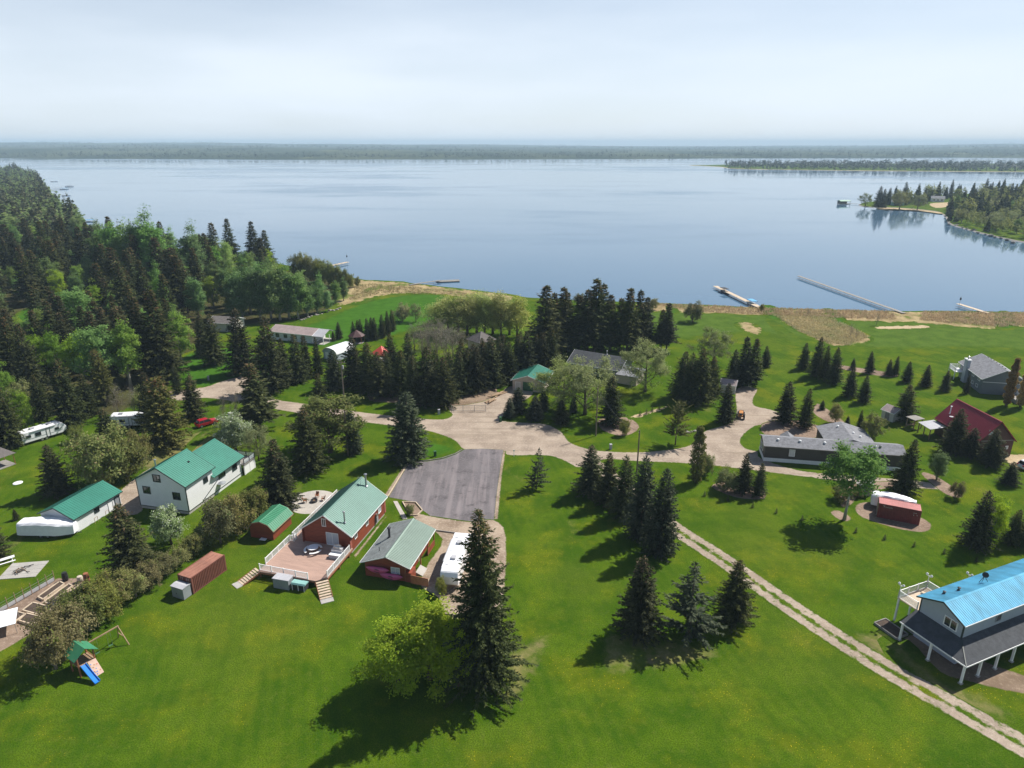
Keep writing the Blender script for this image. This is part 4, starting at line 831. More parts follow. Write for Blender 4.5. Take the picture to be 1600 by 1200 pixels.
# reeds and rough grass
def tufts(name, poly_px, n, h, m, label, cat, avoid=()):
    P = []
    us = [q[0] for q in poly_px]; vs_ = [q[1] for q in poly_px]
    while len(P) < n:
        u, v = random.uniform(min(us), max(us)), random.uniform(min(vs_), max(vs_))
        if inside((u, v), poly_px) and not any(inside((u, v), a) for a in avoid): p = at(u, v, 0); P.append((p.x, p.y, 0))
    P = np.repeat(np.array(P), 5, 0); k = len(P); P[:, :2] += rng.normal(size=(k, 2))*.35
    V, Fq, q = kites(P, rng.normal(size=(k, 3))*.35 + [0, 0, 1.], rng.uniform(.5, 1.1, k)*h, np.full(k, .16), rng.uniform(0, 1, k))
    return tag(link(name, np_mesh(name, V, Fq, m, q)), label, cat, kind='stuff')
tufts('reeds', [(1000, 474.5), (1110, 478), (1200, 482), (1400, 487), (1600, 489), (1640, 508), (1560, 511), (1440, 501), (1300, 497), (1100, 488)], 3800, .9, 'reed_blade', 'dry tan reeds along the near shore of the lake', 'reeds', ([(1395, 485), (1440, 485), (1440, 505), (1400, 505)],))
tufts('reeds', [(1205, 490), (1290, 492), (1358, 526), (1325, 540), (1292, 536), (1250, 518)], 2600, .7, 'reed_blade', 'dry tan reed patch between the mown paths', 'reeds')
tufts('reeds', [(560, 442), (640, 448), (720, 457), (800, 468), (700, 461), (600, 458), (545, 470)], 900, .7, 'reed_blade', 'sparse dry reeds on the beach near the low dock', 'reeds')

# ------------------------------------------------------------------ buildings
# local frame of a building: x runs from its near gable to its far gable, y to the left, z up
def roof_sheet(parent, prof, x0, x1, m, thick=.10, rib=None, cap=None, name='roof', rib_m=None):
    """roof from a (y,z) profile; metal roofs get raised ribs running down the slope"""
    lo = [(y, z - thick) for y, z in prof]
    o = MB().prism_x(list(prof) + lo[::-1], x0, x1).build(name, m, parent)
    if rib:
        r = MB()
        for (ya, za), (yb, zb) in zip(prof[:-1], prof[1:]):
            x = x0 + .06
            while x < x1 - .03:
                r.bar((x, ya, za + .012), (x, yb, zb + .012), .045, .05); x += rib
        r.build('rib_set', rib_m or m, o)
    if cap:
        k = max(range(len(prof)), key=lambda i: prof[i][1]); y, z = prof[k]
        MB().prism_x([(y-.16, z-.02), (y, z+.05), (y+.16, z-.02), (y, z+.02)], x0-.01, x1+.01).build('ridge_cap', cap, o)
    return o
def fascia(parent, prof, x0, x1, m, d=.16):
    """boards along the gable ends and the eaves"""
    for x in (x0 - .025, x1 + .025):
        b = MB()
        for (ya, za), (yb, zb) in zip(prof[:-1], prof[1:]): b.bar((x, ya, za - .07), (x, yb, zb - .07), .04, d)
        b.build('barge_board', m, parent)
    for y, z in (prof[0], prof[-1]):
        s = -1 if y == prof[0][0] else 1
        MB().bar((x0, y + s*.03, z - .08), (x1, y + s*.03, z - .08), .05, .14).build('gutter', m, parent)
def on_wall(side, a, z, L, W):
    """point and axes on a wall: side f(ront gable) r(ight) l(eft) b(ack)"""
    return {'f': (Vector((0, a, z)), Vector((0, 1, 0)), Vector((-1, 0, 0))), 'b': (Vector((L, a, z)), Vector((0, 1, 0)), Vector((1, 0, 0))),
            'r': (Vector((a, 0, z)), Vector((1, 0, 0)), Vector((0, -1, 0))), 'l': (Vector((a, W, z)), Vector((1, 0, 0)), Vector((0, 1, 0)))}[side]
def opening(parent, side, a, z, w_, h_, L, W, frame='white', pane='glass', kind='window', mull=1, fw=.09, panel=None):
    c, ax, n = on_wall(side, a, z, L, W); up = Vector((0, 0, 1))
    f = MB(); o = n*.035
    for s in (-1, 1):
        f.bar(c + ax*s*w_/2 - up*h_/2 + o, c + ax*s*w_/2 + up*h_/2 + o, .07 if abs(n.x) > .5 else fw, fw if abs(n.x) > .5 else .07)
        f.bar(c - ax*(w_/2+fw/2) + up*s*h_/2 + o, c + ax*(w_/2+fw/2) + up*s*h_/2 + o, .07, fw)
    for k in range(mull): 
        q = c + ax*(w_*((k+1)/(mull+1)-.5)); f.bar(q - up*h_/2 + o, q + up*h_/2 + o, .05, .05)
    fo = f.build(kind, frame, parent)
    pn = MB(); e = n*.012
    pn.add([c - ax*w_/2 - up*h_/2 + e, c + ax*w_/2 - up*h_/2 + e, c + ax*w_/2 + up*h_/2 + e, c - ax*w_/2 + up*h_/2 + e, c - ax*w_/2 - up*h_/2 - e, c + ax*w_/2 - up*h_/2 - e, c + ax*w_/2 + up*h_/2 - e, c - ax*w_/2 + up*h_/2 - e], [(0,1,2,3), (7,6,5,4), (0,4,5,1), (1,5,6,2), (2,6,7,3), (3,7,4,0)])
    pn.build('pane' if kind == 'window' else 'door_leaf', panel or pane, fo)
    if kind == 'door':
        q = c + ax*(w_*.4) - up*.05 + n*.06; MB().tube(q, q + n*.06, .035, n=6).build('handle', 'metal', fo)
    return fo
def corner_trim(parent, L, W, z0, z1, m, w_=.12):
    for x in (0, L):
        for y in (0, W): MB().box((x-w_/2 if x else x-.02, y-.02 if y == 0 else y-w_+.02, z0), (x+w_-.02 if x == 0 else x+.02, y+w_-.02 if y == 0 else y+.02, z1)).build('corner_board', m, parent)
def vent_pipe(parent, x, y, z, h=1.0, r=.09, m='metal', cap=True, name='vent_pipe'):
    mb = MB().tube((x, y, z-.25), (x, y, z+h), r, n=10).lathe([(r*2.2, 0), (r*1.2, .12)], 10, (x, y, z-.02))
    o = mb.build(name, m, parent)
    if cap: MB().lathe([(r*1.1, 0), (r*1.9, .03), (r*1.9, .12), (.02, .2)], 10, (x, y, z+h)).build('cap', m, o)
    return o
def gable(name, label, o, ang, L, W, eave, peak, wall, roof, yp=None, over=.4, rib=None, cap=None, trim='white', z0=0, cat='house', base=None, thick=.1, corners=None):
    e = empty(name, (o[0], o[1], 0), R(ang), label, cat); yp = W/2 if yp is None else yp
    zb = z0 + (base or 0)
    MB().prism_x([(0, zb), (W, zb), (W, eave), (yp, peak), (0, eave)], 0, L).build('wall', wall, e)
    if base: MB().box((.05, .05, z0), (L-.05, W-.05, zb)).build('foundation', 'concrete_obj', e)
    sl, sr = (peak-eave)/yp, (peak-eave)/(W-yp)
    prof = [(-over, eave - over*sl + thick), (yp, peak + thick), (W+over, eave - over*sr + thick)]
    roof_sheet(e, prof, -over, L+over, roof, thick, rib, cap); fascia(e, prof, -over, L+over, trim)
    if corners: corner_trim(e, L, W, zb, eave, corners)
    return e
def rail(parent, pts, z, h=1.0, m='white', gap=.14, panel=None, baluster=.03):
    """railing: a part for each run, posts, rails and balusters or glass beneath"""
    for a, b in zip(pts[:-1], pts[1:]):
        a, b = Vector(a), Vector(b); L = (b-a).length; d = (b-a)/L
        r = MB().bar((a.x, a.y, z+h), (b.x, b.y, z+h), .09, .07).bar((a.x, a.y, z+.1), (b.x, b.y, z+.1), .06, .06); ro = r.build('railing', m, parent)
        n = max(1, round(L/1.8))
        for k in range(n+1): q = a + d*L*k/n; MB().box((q.x-.055, q.y-.055, z-.1), (q.x+.055, q.y+.055, z+h+.1)).build('post', m, ro)
        if panel: MB().bar((a.x, a.y, z+.52), (b.x, b.y, z+.52), .015, h-.3).build('glass_panel', panel, ro)
        else:
            bl = MB(); n = max(2, int(L/gap))
            for k in range(1, n): q = a + d*L*k/n; bl.bar((q.x, q.y, z+.12), (q.x, q.y, z+h), baluster*1.5, baluster)
            bl.build('baluster_set', m, ro)
def stairs(parent, top, bottom, z, width, n, m='wood_pale'):
    """open flight; each tread a part"""
    t, b = Vector(top), Vector(bottom); d = (b-t); d2 = d.normalized(); s = Vector((-d2.y, d2.x))*width/2
    for k in range(n):
        q = t + d*(k+.5)/n; zz = z*(1-(k+1)/(n+1)); c = [q - s - d*.42/n, q + s - d*.42/n, q + s + d*.42/n, q - s + d*.42/n]
        MB().prism_z([(p_.x, p_.y) for p_ in c], zz-.05, zz).build('tread', m, parent)
    for sg in (-1, 1): MB().bar((t.x+s.x*sg, t.y+s.y*sg, z-.18), (b.x+s.x*sg, b.y+s.y*sg, .06), .06, .24).build('stringer', 'cedar', parent)
    c = [b - s, b + s, b + s + d2*.9, b - s + d2*.9]; MB().prism_z([(p_.x, p_.y) for p_ in c], 0, .07).build('landing', 'concrete_obj', parent)

# ---- white two-storey house with green metal roof
L1, W1 = 6.8, 9.4
e = gable('white_house', 'white two-storey house with bright green metal roof and dark window trim', (-53.4, 99.4), 76.2, L1, W1, 5.5, 8.1, 'white_wall', 'green_roof', rib=.42, cap='green_roof', trim='dark_trim', over=.45, base=.55)
MB().prism_x([(.02, .0), (W1-.02, .0), (W1-.02, 3.9), (5.2, 6.55), (.02, 3.9)], L1+.01, 14.6).build('wall', 'white_wall', e)
pr = [(-.6, 3.72), (5.2, 6.68), (W1+.5, 3.75)]; roof_sheet(e, pr, L1-.5, 15.1, 'green_roof', .1, .42, 'green_roof'); fascia(e, pr, L1+.1, 15.1, 'dark_trim')
for y in (.0, W1): MB().box((-.03, y-.07, .55), (.09, y+.07, 5.5)).build('corner_board', 'dark_trim', e)
MB().box((-.025, -.03, .5), (14.6, W1+.03, .62)).build('water_table', 'dark_trim', e)
for side, a, z, w_, h_ in (('f', 5.2, 6.05, 1.35, 1.25), ('f', 7.6, 3.6, 1.35, 1.25), ('f', 1.9, 3.2, 1.35, 1.25), ('r', 4.9, 3.9, 1.0, .9), ('r', 9.1, 2.9, 1.7, 1.1), ('r', 12.7, 2.7, 1.2, 1.35)):
    opening(e, side, a, z, w_, h_, L1, W1, 'dark_trim', 'glass', fw=.13)
MB().lathe([(.75, 0), (.8, .06), (.2, .3), (.05, .32)], 14, (8.2, -.42, 1.7)).build('satellite_dish', 'grey_paint', e)
MB().bar((3.6, -.06, .75), (8.4, -.06, 2.7), .06, .12).build('drain_pipe', 'dark_trim', e)
vent_pipe(e, 2.2, 7.0, 6.9, 1.2, .12); vent_pipe(e, 9.5, 7.0, 5.6, 1.0, .1, 'green_roof'); MB().box((4.6, 2.5, 6.9), (4.9, 2.8, 7.2)).build('roof_vent', 'black', e)
dk = [(14.65, -.6), (18.2, -.6), (18.2, 4.8), (14.65, 4.8)]
MB().prism_z(dk, 2.0, 2.15).build('deck_floor', 'wood_grey', e); rail(e, [(14.8, -.5, 0), (18.1, -.5, 0), (18.1, 4.7, 0), (14.8, 4.7, 0)], 2.15, 1.0, 'steel_dark', panel='glass_clear')
for x, y in ((14.9, -.4), (18, -.4), (18, 4.6), (16.5, -.4)): MB().box((x-.09, y-.09, 0), (x+.09, y+.09, 2.0)).build('deck_post', 'white', e)
MB().box((14.7, -.45, .05), (17.9, -.38, 1.9)).build('deck_skirt', 'white', e)
# ---- white garage
e = gable('white_garage', 'low white garage with green metal roof beside the covered boat', (-68.7, 93.8), 74.5, 9.0, 6.6, 2.6, 4.0, 'white_wall', 'green_roof', rib=.42, cap='green_roof', trim='dark_trim', over=.35, cat='garage')
opening(e, 'r', 4.2, 1.75, .9, .8, 9, 6.6, 'dark_trim'); opening(e, 'r', 8.3, 1.05, 1.0, 2.0, 9, 6.6, 'dark_trim', kind='door', panel='grey_paint', mull=0); opening(e, 'r', 6.9, 1.05, .95, 2.0, 9, 6.6, 'white', kind='door', panel='white', mull=0)
for x in (3.0, 5.2): MB().bar((x, -.55, 0), (x, -.55, 1.0), .05).bar((x, -.55, 1.0), (x+.6, -.55, 1.0), .05).bar((x+.6, -.55, 0), (x+.6, -.55, 1.0), .05).build('hose_rack', 'wood', e)
# ---- red log cottage with deck
L, W = 11.8, 7.8
e = gable('log_cottage', 'red-stained log cottage with soft green metal roof beside the asphalt pad', (-24.0, 88.0), 75.5, L, W, 3.4, 6.15, 'log_red', 'green_roof_soft', yp=3.95, rib=.36, cap='green_roof_soft', trim='white', over=.45, base=.3)
opening(e, 'f', 3.0, 2.05, 1.95, 2.05, L, W, 'white', 'glass_pale', kind='door', mull=1, panel='glass_pale'); opening(e, 'f', 4.2, 4.7, .62, 1.25, L, W, 'white')
for a in (1.6, 5.4): opening(e, 'r', a, 2.3, .8, 1.15, L, W, 'white')
opening(e, 'r', 9.9, 1.9, 1.0, .9, L, W, 'white', 'glass_pale'); opening(e, 'b', 4, 2.1, 1.6, 1.1, L, W, 'white')
MB().box((8.2, -.3, .6), (8.8, -.02, 1.5)).build('meter_box', 'grey_paint', e); MB().box((8.3, -.28, 1.5), (8.7, -.05, 2.0)).build('meter', 'metal', e)
for x in (0, L):
    for y in (0, W):
        b = MB()
        for k in range(13): b.tube((x + (.32 if x else -.32), y, .45+k*.24), (x - .2*(1 if x else -1), y, .45+k*.24), .105, n=8)
        b.build('log_end_set', 'log_red', e)
vent_pipe(e, 1.0, 1.3, 4.6, 1.7, .11, name='chimney_pipe'); vent_pipe(e, 11.0, 2.6, 5.4, 2.0, .15, name='chimney_pipe')
an = MB().bar((10.3, 3.2, 5.6), (10.3, 3.2, 7.2), .04)
for k in range(5): an.bar((10.0-.0, 2.8+.2*k, 7.1), (10.6, 2.8+.2*k, 7.1), .025)
an.build('aerial', 'metal', e)
ZD = 1.0
dp = [(-8.7, .95), (-7.6, -.25), (-.02, -.25), (-.02, 7.9), (14.3, 7.9), (14.3, 10.0), (-8.7, 10.0)]
MB().prism_z(dp, ZD-.14, ZD).build('deck_floor', 'deck', e)
rail(e, [(-8.4, 9.9, 0), (-8.62, 2.2, 0)], ZD); rail(e, [(-7.5, -.18, 0), (-.9, -.18, 0)], ZD); rail(e, [(-6.9, 9.92, 0), (-.6, 9.92, 0)], ZD); rail(e, [(-.6, 9.92, 0), (-.6, 9.2, 0), (.1, 9.2, 0), (.1, 9.92, 0), (14.2, 9.92, 0)], ZD)
sk = MB()
for x, y in [(-8.5, 9.8), (-8.5, 5), (-8.5, 1.2), (-7.5, -.1), (-4, -.1), (-1, -.1), (-4, 9.8), (0, 9.8), (4, 9.8), (8, 9.8), (12, 9.8)]: MB().box((x-.08, y-.08, 0), (x+.08, y+.08, ZD-.14)).build('deck_post', 'cedar', e)
MB().box((-8.72, 1.0, ZD-.36), (-8.66, 10, ZD-.15)).build('rim_board', 'cedar', e); MB().box((-7.6, -.3, ZD-.36), (-.1, -.24, ZD-.15)).build('rim_board', 'cedar', e)
s1 = empty('stair_flight', e.matrix_basis @ Vector((0, 0, 0)), R(75.5), 'wooden steps at the right front corner of the cottage deck', 'steps'); stairs(s1, (-8.3, .25), (-10.7, -1.7), ZD, 1.7, 7)
s2 = empty('stair_flight', s1.location, R(75.5), 'wooden steps at the left front corner of the cottage deck', 'steps'); stairs(s2, (-8.2, 10.3), (-10.7, 11.6), ZD, 1.5, 8)
COT = Matrix.Translation((-24.0, 88.0, 0)) @ Matrix.Rotation(R(75.5), 4, 'Z')
def cot(x, y, z=0): return COT @ Vector((x, y, z))
# things standing on and under the deck
t = empty('picnic_table', cot(-2.3, 5.0, ZD), R(20), 'round white picnic table with curved benches on the cottage deck', 'table')
MB().lathe([(.78, .70), (.80, .72), (.80, .77), (.02, .775)], 20).build('table_top', 'white_gloss', t)
for k in range(3):
    a0 = k*2.094; b = MB()
    for j in range(6):
        a, c = a0 + j*.26, a0 + (j+1)*.26; b.add([(r_*math.cos(q), r_*math.sin(q), z_) for q in (a, c) for r_ in (1.05, 1.35) for z_ in (.4, .46)], [(0,1,3,2), (4,6,7,5), (0,4,5,1), (2,3,7,6), (1,5,7,3), (0,2,6,4)])
    b.build('bench', 'white', t); MB().bar((0, 0, .3), (1.2*math.cos(a0+.78), 1.2*math.sin(a0+.78), .38), .06).build('bench_arm', 'steel_dark', t)
MB().tube((0, 0, 0), (0, 0, .7), .07).build('pedestal', 'steel_dark', t)
t = empty('barbecue', cot(-1.6, 1.35, ZD), R(75), 'silver barbecue with rounded hood on the deck by the cottage wall', 'barbecue')
MB().box((-.35, -.8, .35), (.35, .8, .85)).build('cabinet', 'cloth_grey', t, bevel=.03); MB().prism_y([(-.33, .86), (-.33, 1.1), (-.15, 1.28), (.15, 1.28), (.33, 1.1), (.33, .86)], -.5, .5).build('hood', 'metal', t)
for y in (-.72, .72): MB().box((-.3, y-.05, 0), (.3, y+.05, .35)).build('leg', 'steel_dark', t)
t = empty('deck_box', cot(-2.9, 1.0, ZD), R(75.5), 'pale grey storage bench beside the barbecue on the deck', 'box')
MB().box((-.4, -.9, 0), (.4, .9, .55)).build('body', 'cloth_grey', t, bevel=.02); MB().box((-.43, -.93, .55), (.43, .93, .63)).build('lid', 'white', t, bevel=.02); MB().box((.3, -.9, .63), (.4, .9, .95)).build('back_rest', 'cloth_grey', t, bevel=.02)
t = empty('garden_cabinet', cot(-9.7, 5.4), R(75.5), 'grey upright garden cabinet against the front of the cottage deck', 'cabinet')
MB().box((-.65, -1.2, 0), (.65, 1.2, 1.5)).build('body', 'grey_paint', t, bevel=.03); MB().box((-.72, -1.27, 1.5), (.72, 1.27, 1.6)).build('lid', 'cloth_grey', t, bevel=.02)
for y in (-.6, .6): MB().box((-.68, y-.55, .1), (-.652, y+.55, 1.42)).build('door', 'grey_paint', t)
t = empty('deck_cooler', cot(-9.6, 2.9), R(75.5), 'dark storage frame with pale green lid in front of the deck', 'box')
MB().box((-.5, -1.0, .1), (.5, 1.0, .95)).build('body', 'steel_dark', t); MB().prism_y([(-.56, .95), (-.4, 1.15), (.4, 1.15), (.56, .95)], -1.08, 1.08).build('lid', 'teal', t)
for y in (-.9, 0, .9): MB().box((-.54, y-.04, 0), (-.5, y+.04, .95)).build('slat', 'white', t)
# ---- red garden shed, rounded roof
e = empty('garden_shed', (-36.9, 91.6, 0), R(75.5), 'small red wooden shed with deep green metal roof near the cottage', 'shed')
prof = [(0, 0), (4, 0), (4, 1.85), (3.35, 2.6), (2, 3.0), (.65, 2.6), (0, 1.85)]; MB().prism_x(prof, 0, 5.1).build('wall', 'log_red', e)
pr = [(-.3, 1.72), (.6, 2.72), (2, 3.14), (3.4, 2.72), (4.3, 1.72)]; roof_sheet(e, pr, -.25, 5.4, 'green_roof_deep', .08, .4, 'green_roof_deep'); fascia(e, pr, -.25, 5.4, 'wood', .1)
opening(e, 'b', 2, 1.0, 1.5, 1.9, 5.1, 4, 'wood', kind='door', panel='log_red', mull=1); MB().box((-.8, 1.0, .25), (-.2, 2.0, .33)).build('shelf', 'white', e)
# ---- bunkhouse garage, grey shingles on one slope and pale green metal on the other
e = empty('bunk_garage', (-14.0, 80.9, 0), R(76.5), 'small red garage with one grey shingle slope and one pale green metal slope', 'garage')
L, W = 9.6, 7.0
MB().prism_x([(.9, 0), (W, 0), (W, 2.55), (3.5, 3.85), (.9, 2.86)], 0, L).build('wall', 'log_red', e)
a_, b_ = [(-.05, 2.62), (3.5, 4.0)], [(3.5, 4.0), (7.45, 2.52)]
roof_sheet(e, a_, -.6, 10.0, 'green_roof_pale', .1, .3); roof_sheet(e, b_, -.6, 10.0, 'shingle_grey', .1); MB().prism_x([(3.3, 3.95), (3.5, 4.06), (3.7, 3.95), (3.5, 3.98)], -.62, 10.02).build('ridge_cap', 'green_roof_pale', e)
fascia(e, a_ + b_[1:], -.6, 10.0, 'white', .12)
opening(e, 'f', 2.4, 1.55, 1.25, .95, L, W, 'white', 'glass_pale'); MB().box((-.04, .85, 0), (.1, 1.0, 2.7)).build('corner_board', 'cedar', e)
for x, m_ in ((2.0, 'log_red'), (5.2, 'log_red')): MB().box((x-.5, .84, .05), (x+.5, .9, 2.05)).build('door', 'wood', e)
MB().box((-.1, .02, 0), (1.6, .9, 1.5)).build('porch_wall', 'log_red', e)
for x in (3.8, 6.8, 9.6): MB().box((x-.08, .05, 0), (x+.08, .21, 2.6)).build('porch_post', 'cedar', e)
MB().box((6.9, .08, 0), (9.5, .16, 1.0)).build('porch_wall', 'log_red', e); MB().add([(1.7, .1, 0), (3.6, .1, 0), (3.6, -1.0, 0), (1.7, -1.0, 0), (1.7, .1, .5), (3.6, .1, .5)], [(0, 1, 2, 3), (0, 4, 5, 1), (2, 5, 4, 3), (0, 3, 4), (1, 5, 2)]).build('ramp', 'concrete_obj', e)
vent_pipe(e, 5.2, 5.4, 3.25, 1.6, .17, 'steel_dark', name='chimney_pipe'); vent_pipe(e, 1.6, 5.4, 3.25, .7, .05, 'steel_dark', False)
BUNK = Matrix.Translation((-14.0, 80.9, 0)) @ Matrix.Rotation(R(76.5), 4, 'Z')
def kayak(y, z, lb):
    p_ = BUNK @ Vector((-.46, y, z)); k = empty('kayak', p_, R(76.5), lb, 'kayak'); rings = []
    for i in range(11):
        t = i/10*2-1; s = (1-abs(t)**2.4); wv, hv = .40*s+.01, .44*s**.8+.01
        rings.append([(.0 + wv*math.cos(a)*.8, t*1.75, hv*math.sin(a)*1.1 + .22*t*t) for a in [6.2832*j/10 for j in range(10)]])
    h = MB().loft(rings).build('hull', 'kayak_pink', k, smooth=True); MB().lathe([(.30, 0), (.28, .05), (.24, .04)], 12).build('cockpit', 'black', k, rot=(0, -1.57, 0), loc=(-.26, 0, .02), scale=(.9, 1.5, 1))
    for y_ in (-.9, .9): MB().bar((.2, y_, -.25), (.36, y_, .45), .05).build('rack_strap', 'steel_dark', k)
kayak(4.9, 1.55, 'upper of two pink kayaks hung on the red garage wall'); kayak(2.9, .75, 'lower of two pink kayaks hung on the red garage wall')
def fence(name, pts, h, label, m='wood', board=.16, gap=.02):
    e = empty(name, (pts[0][0], pts[0][1], 0), 0, label, 'fence'); o = Vector(pts[0][:2])
    for a, b in zip(pts[:-1], pts[1:]):
        a, b = Vector(a[:2])-o, Vector(b[:2])-o; L = (b-a).length; d = (b-a)/L; n = max(1, int(L/(board+gap)))
        for k in range(n):
            q = a + d*L*(k+.5)/n; MB().bar((q.x, q.y, .05), (q.x, q.y, h + random.uniform(-.02, .02)), .03, board) if False else MB().bar((q.x-d.x*board/2, q.y-d.y*board/2, h/2), (q.x+d.x*board/2, q.y+d.y*board/2, h/2), .03, h).build('board', m, e)
        MB().bar((a.x, a.y, h+.03), (b.x, b.y, h+.03), .1, .05).build('top_rail', m, e)
    return e
q1, q2 = BUNK @ Vector((-.2, .1, 0)), BUNK @ Vector((-.5, -2.6, 0)); fence('board_fence', [q1, q2], 1.3, 'short brown board fence between the red garage and the camper', 'cedar')
# ---- shipping containers
def container(name, label, o, ang, side, top, extra=None):
    e = empty(name, (o[0], o[1], 0), R(ang), label, 'container'); L, W, H = 6.06, 2.44, 2.59
    b = MB().box((.06, .06, .12), (L-.06, W-.06, H-.06)); e_b = b.build('body', side, e)
    for y, s in ((0, -1), (W, 1)):
        r = MB(); n = 22
        for k in range(n): x = .2 + (L-.4)*k/(n-1); r.prism_z([(x-.085, y - s*.05), (x+.085, y - s*.05), (x+.05, y - s*.005), (x-.05, y - s*.005)], .16, H-.14)
        r.build('corrugation', side, e)
    r = MB()
    for k in range(22): x = .2 + (L-.4)*k/21; r.box((x-.06, .1, H-.065), (x+.06, W-.1, H-.03))
    MB().box((.02, .02, H-.08), (L-.02, W-.02, H-.055)).build('roof', top, e); r.build('roof_rib_set', top, e)
    for x in (.06, L-.06):
        for y in (.06, W-.06): MB().box((x-.08, y-.08, 0), (x+.08, y+.08, H)).build('corner_post', side, e)
    for y in (.05, W-.05):
        for z in (.09, H-.06): MB().box((.14, y-.05, z-.06), (L-.14, y+.05, z+.06)).build('rail', side, e)
    for y in (.68, 1.76): 
        d = MB().box((-.01, y-.5, .18), (.05, y+.5, H-.16)).build('door', side, e); MB().tube((-.04, y+.1, .2), (-.04, y+.1, H-.2), .025, n=6).build('lock_rod', 'metal', d); MB().tube((-.04, y-.2, .2), (-.04, y-.2, H-.2), .025, n=6).build('lock_rod', 'metal', d)
    return e
container('shipping_container', 'rusty brown shipping container on the lawn beside the hedge', (-43.4, 78.2), 67.5, 'cont_brown', 'cont_top')
rc = container('shipping_container', 'dark red shipping container with pale markings on the mulch pad', (60.0, 98.6), -25.3, 'cont_red', 'cont_red_top')
mk = MB().box((.75, -.014, 2.0), (.81, -.004, 2.3)).box((.62, -.014, 2.24), (.94, -.004, 2.32))     # pale stencilled name, too worn to read
for k in range(7): mk.box((1.0+k*.15, -.014, 2.0), (1.04+k*.15, -.004, 2.2)).box((1.0+k*.15, -.014, 2.0+(k % 3)*.08), (1.11+k*.15, -.004, 2.045+(k % 3)*.08))
mk.build('stencilled_name', 'siding_cream', rc)
mk = MB()
for x, z, w_ in ((5.0, 1.95, .14), (5.2, 1.95, .1), (5.36, 1.95, .12), (5.02, 1.62, .1), (5.5, 1.6, .12), (5.04, 1.5, .08)): mk.box((x, -.014, z), (x+w_, -.004, z+.09))
mk.build('stencilled_code', 'siding_cream', rc)
t = empty('utility_cabinet', Matrix.Translation((-43.4, 78.2, 0)) @ Matrix.Rotation(R(67.5), 4, 'Z') @ Vector((-.85, 1.15, 0)), R(67.5), 'grey metal cabinet standing against the end of the brown container', 'cabinet')
MB().box((-.65, -1.05, .05), (.65, 1.05, 1.75)).build('body', 'grey_paint', t, bevel=.02); MB().prism_y([(-.72, 1.75), (.72, 1.75), (.72, 1.8), (0, 1.92), (-.72, 1.8)], -1.1, 1.1).build('lid', 'cloth_grey', t); MB().box((-.68, -.95, .15), (-.652, -.02, 1.65)).build('door', 'grey_paint', t); MB().box((-.68, .02, .15), (-.652, .95, 1.65)).build('door', 'grey_paint', t); MB().tube((-.69, .1, .9), (-.76, .1, .9), .06, n=8).build('handle', 'steel_dark', t)
# ---- grey mobile home and its extension
L, W = 5.0, 24.8
o = Matrix.Translation((48.7, 119.7, 0)) @ Matrix.Rotation(R(-10.3), 4, 'Z') @ Vector((24.8, 0, 0))
e = gable('mobile_home', 'long brown mobile home with grey shingle roof and white skirting', (48.7, 119.7), -10.3, 24.8, 5.0, 3.3, 4.15, 'siding_brown', 'shingle_mid', over=.3, trim='wood_grey', cat='mobile home')
MB().box((-.06, -.06, 0), (24.86, 5.06, .75)).build('skirting', 'white', e)
opening(e, 'r', 5.0, 2.1, 1.0, 1.35, 24.8, 5, 'white', 'glass_pale', mull=0); opening(e, 'r', 17.5, 2.1, 1.0, 1.35, 24.8, 5, 'white', 'glass_pale', mull=0); opening(e, 'f', 2.5, 2.0, 1.9, 1.2, 24.8, 5, 'white', 'glass'); opening(e, 'f', 4.2, 1.9, .8, 1.6, 24.8, 5, 'white', 'glass', mull=0)
for x in (2.5, 6.5, 11, 20, 20.9): MB().lathe([(.16, 0), (.16, .3), (.26, .3), (.2, .42), (.03, .46)], 10, (x, 1.5, 3.8)).build('roof_vent', 'white' if x < 20.5 else 'steel_dark', e)
MB().prism_x([(5.02, 0), (12, 0), (12, 3.0), (5.02, 3.0)], 12.2, 20.9).build('extension_wall', 'siding_brown', e)
ex = [(11.9, 3.0), (16.5, 4.35), (21.2, 3.0)]
r_ = MB(); r_.prism_y([(x, z+.1) for x, z in ex] + [(x, z) for x, z in ex[::-1]], 2.9, 12.3); r_.build('extension_roof', 'shingle_mid', e)
for x, y, z in ((15.4, 10, 4.1), (17.5, 7.0, 4.1), (18.5, 5.8, 3.9)): MB().lathe([(.15, 0), (.15, .3), (.24, .3), (.02, .44)], 10, (x, y, z)).build('roof_vent', 'white', e)
MB().prism_x([(5.02, 0), (7.0, 0), (7.0, 2.6), (5.02, 2.6)], 4.2, 6.4).build('entry_wall', 'siding_brown', e); MB().prism_y([(4.0, 2.6), (5.3, 3.5), (6.6, 2.6), (6.6, 2.7), (5.3, 3.6), (4.0, 2.7)], 3.8, 7.3).build('entry_roof', 'shingle_mid', e)
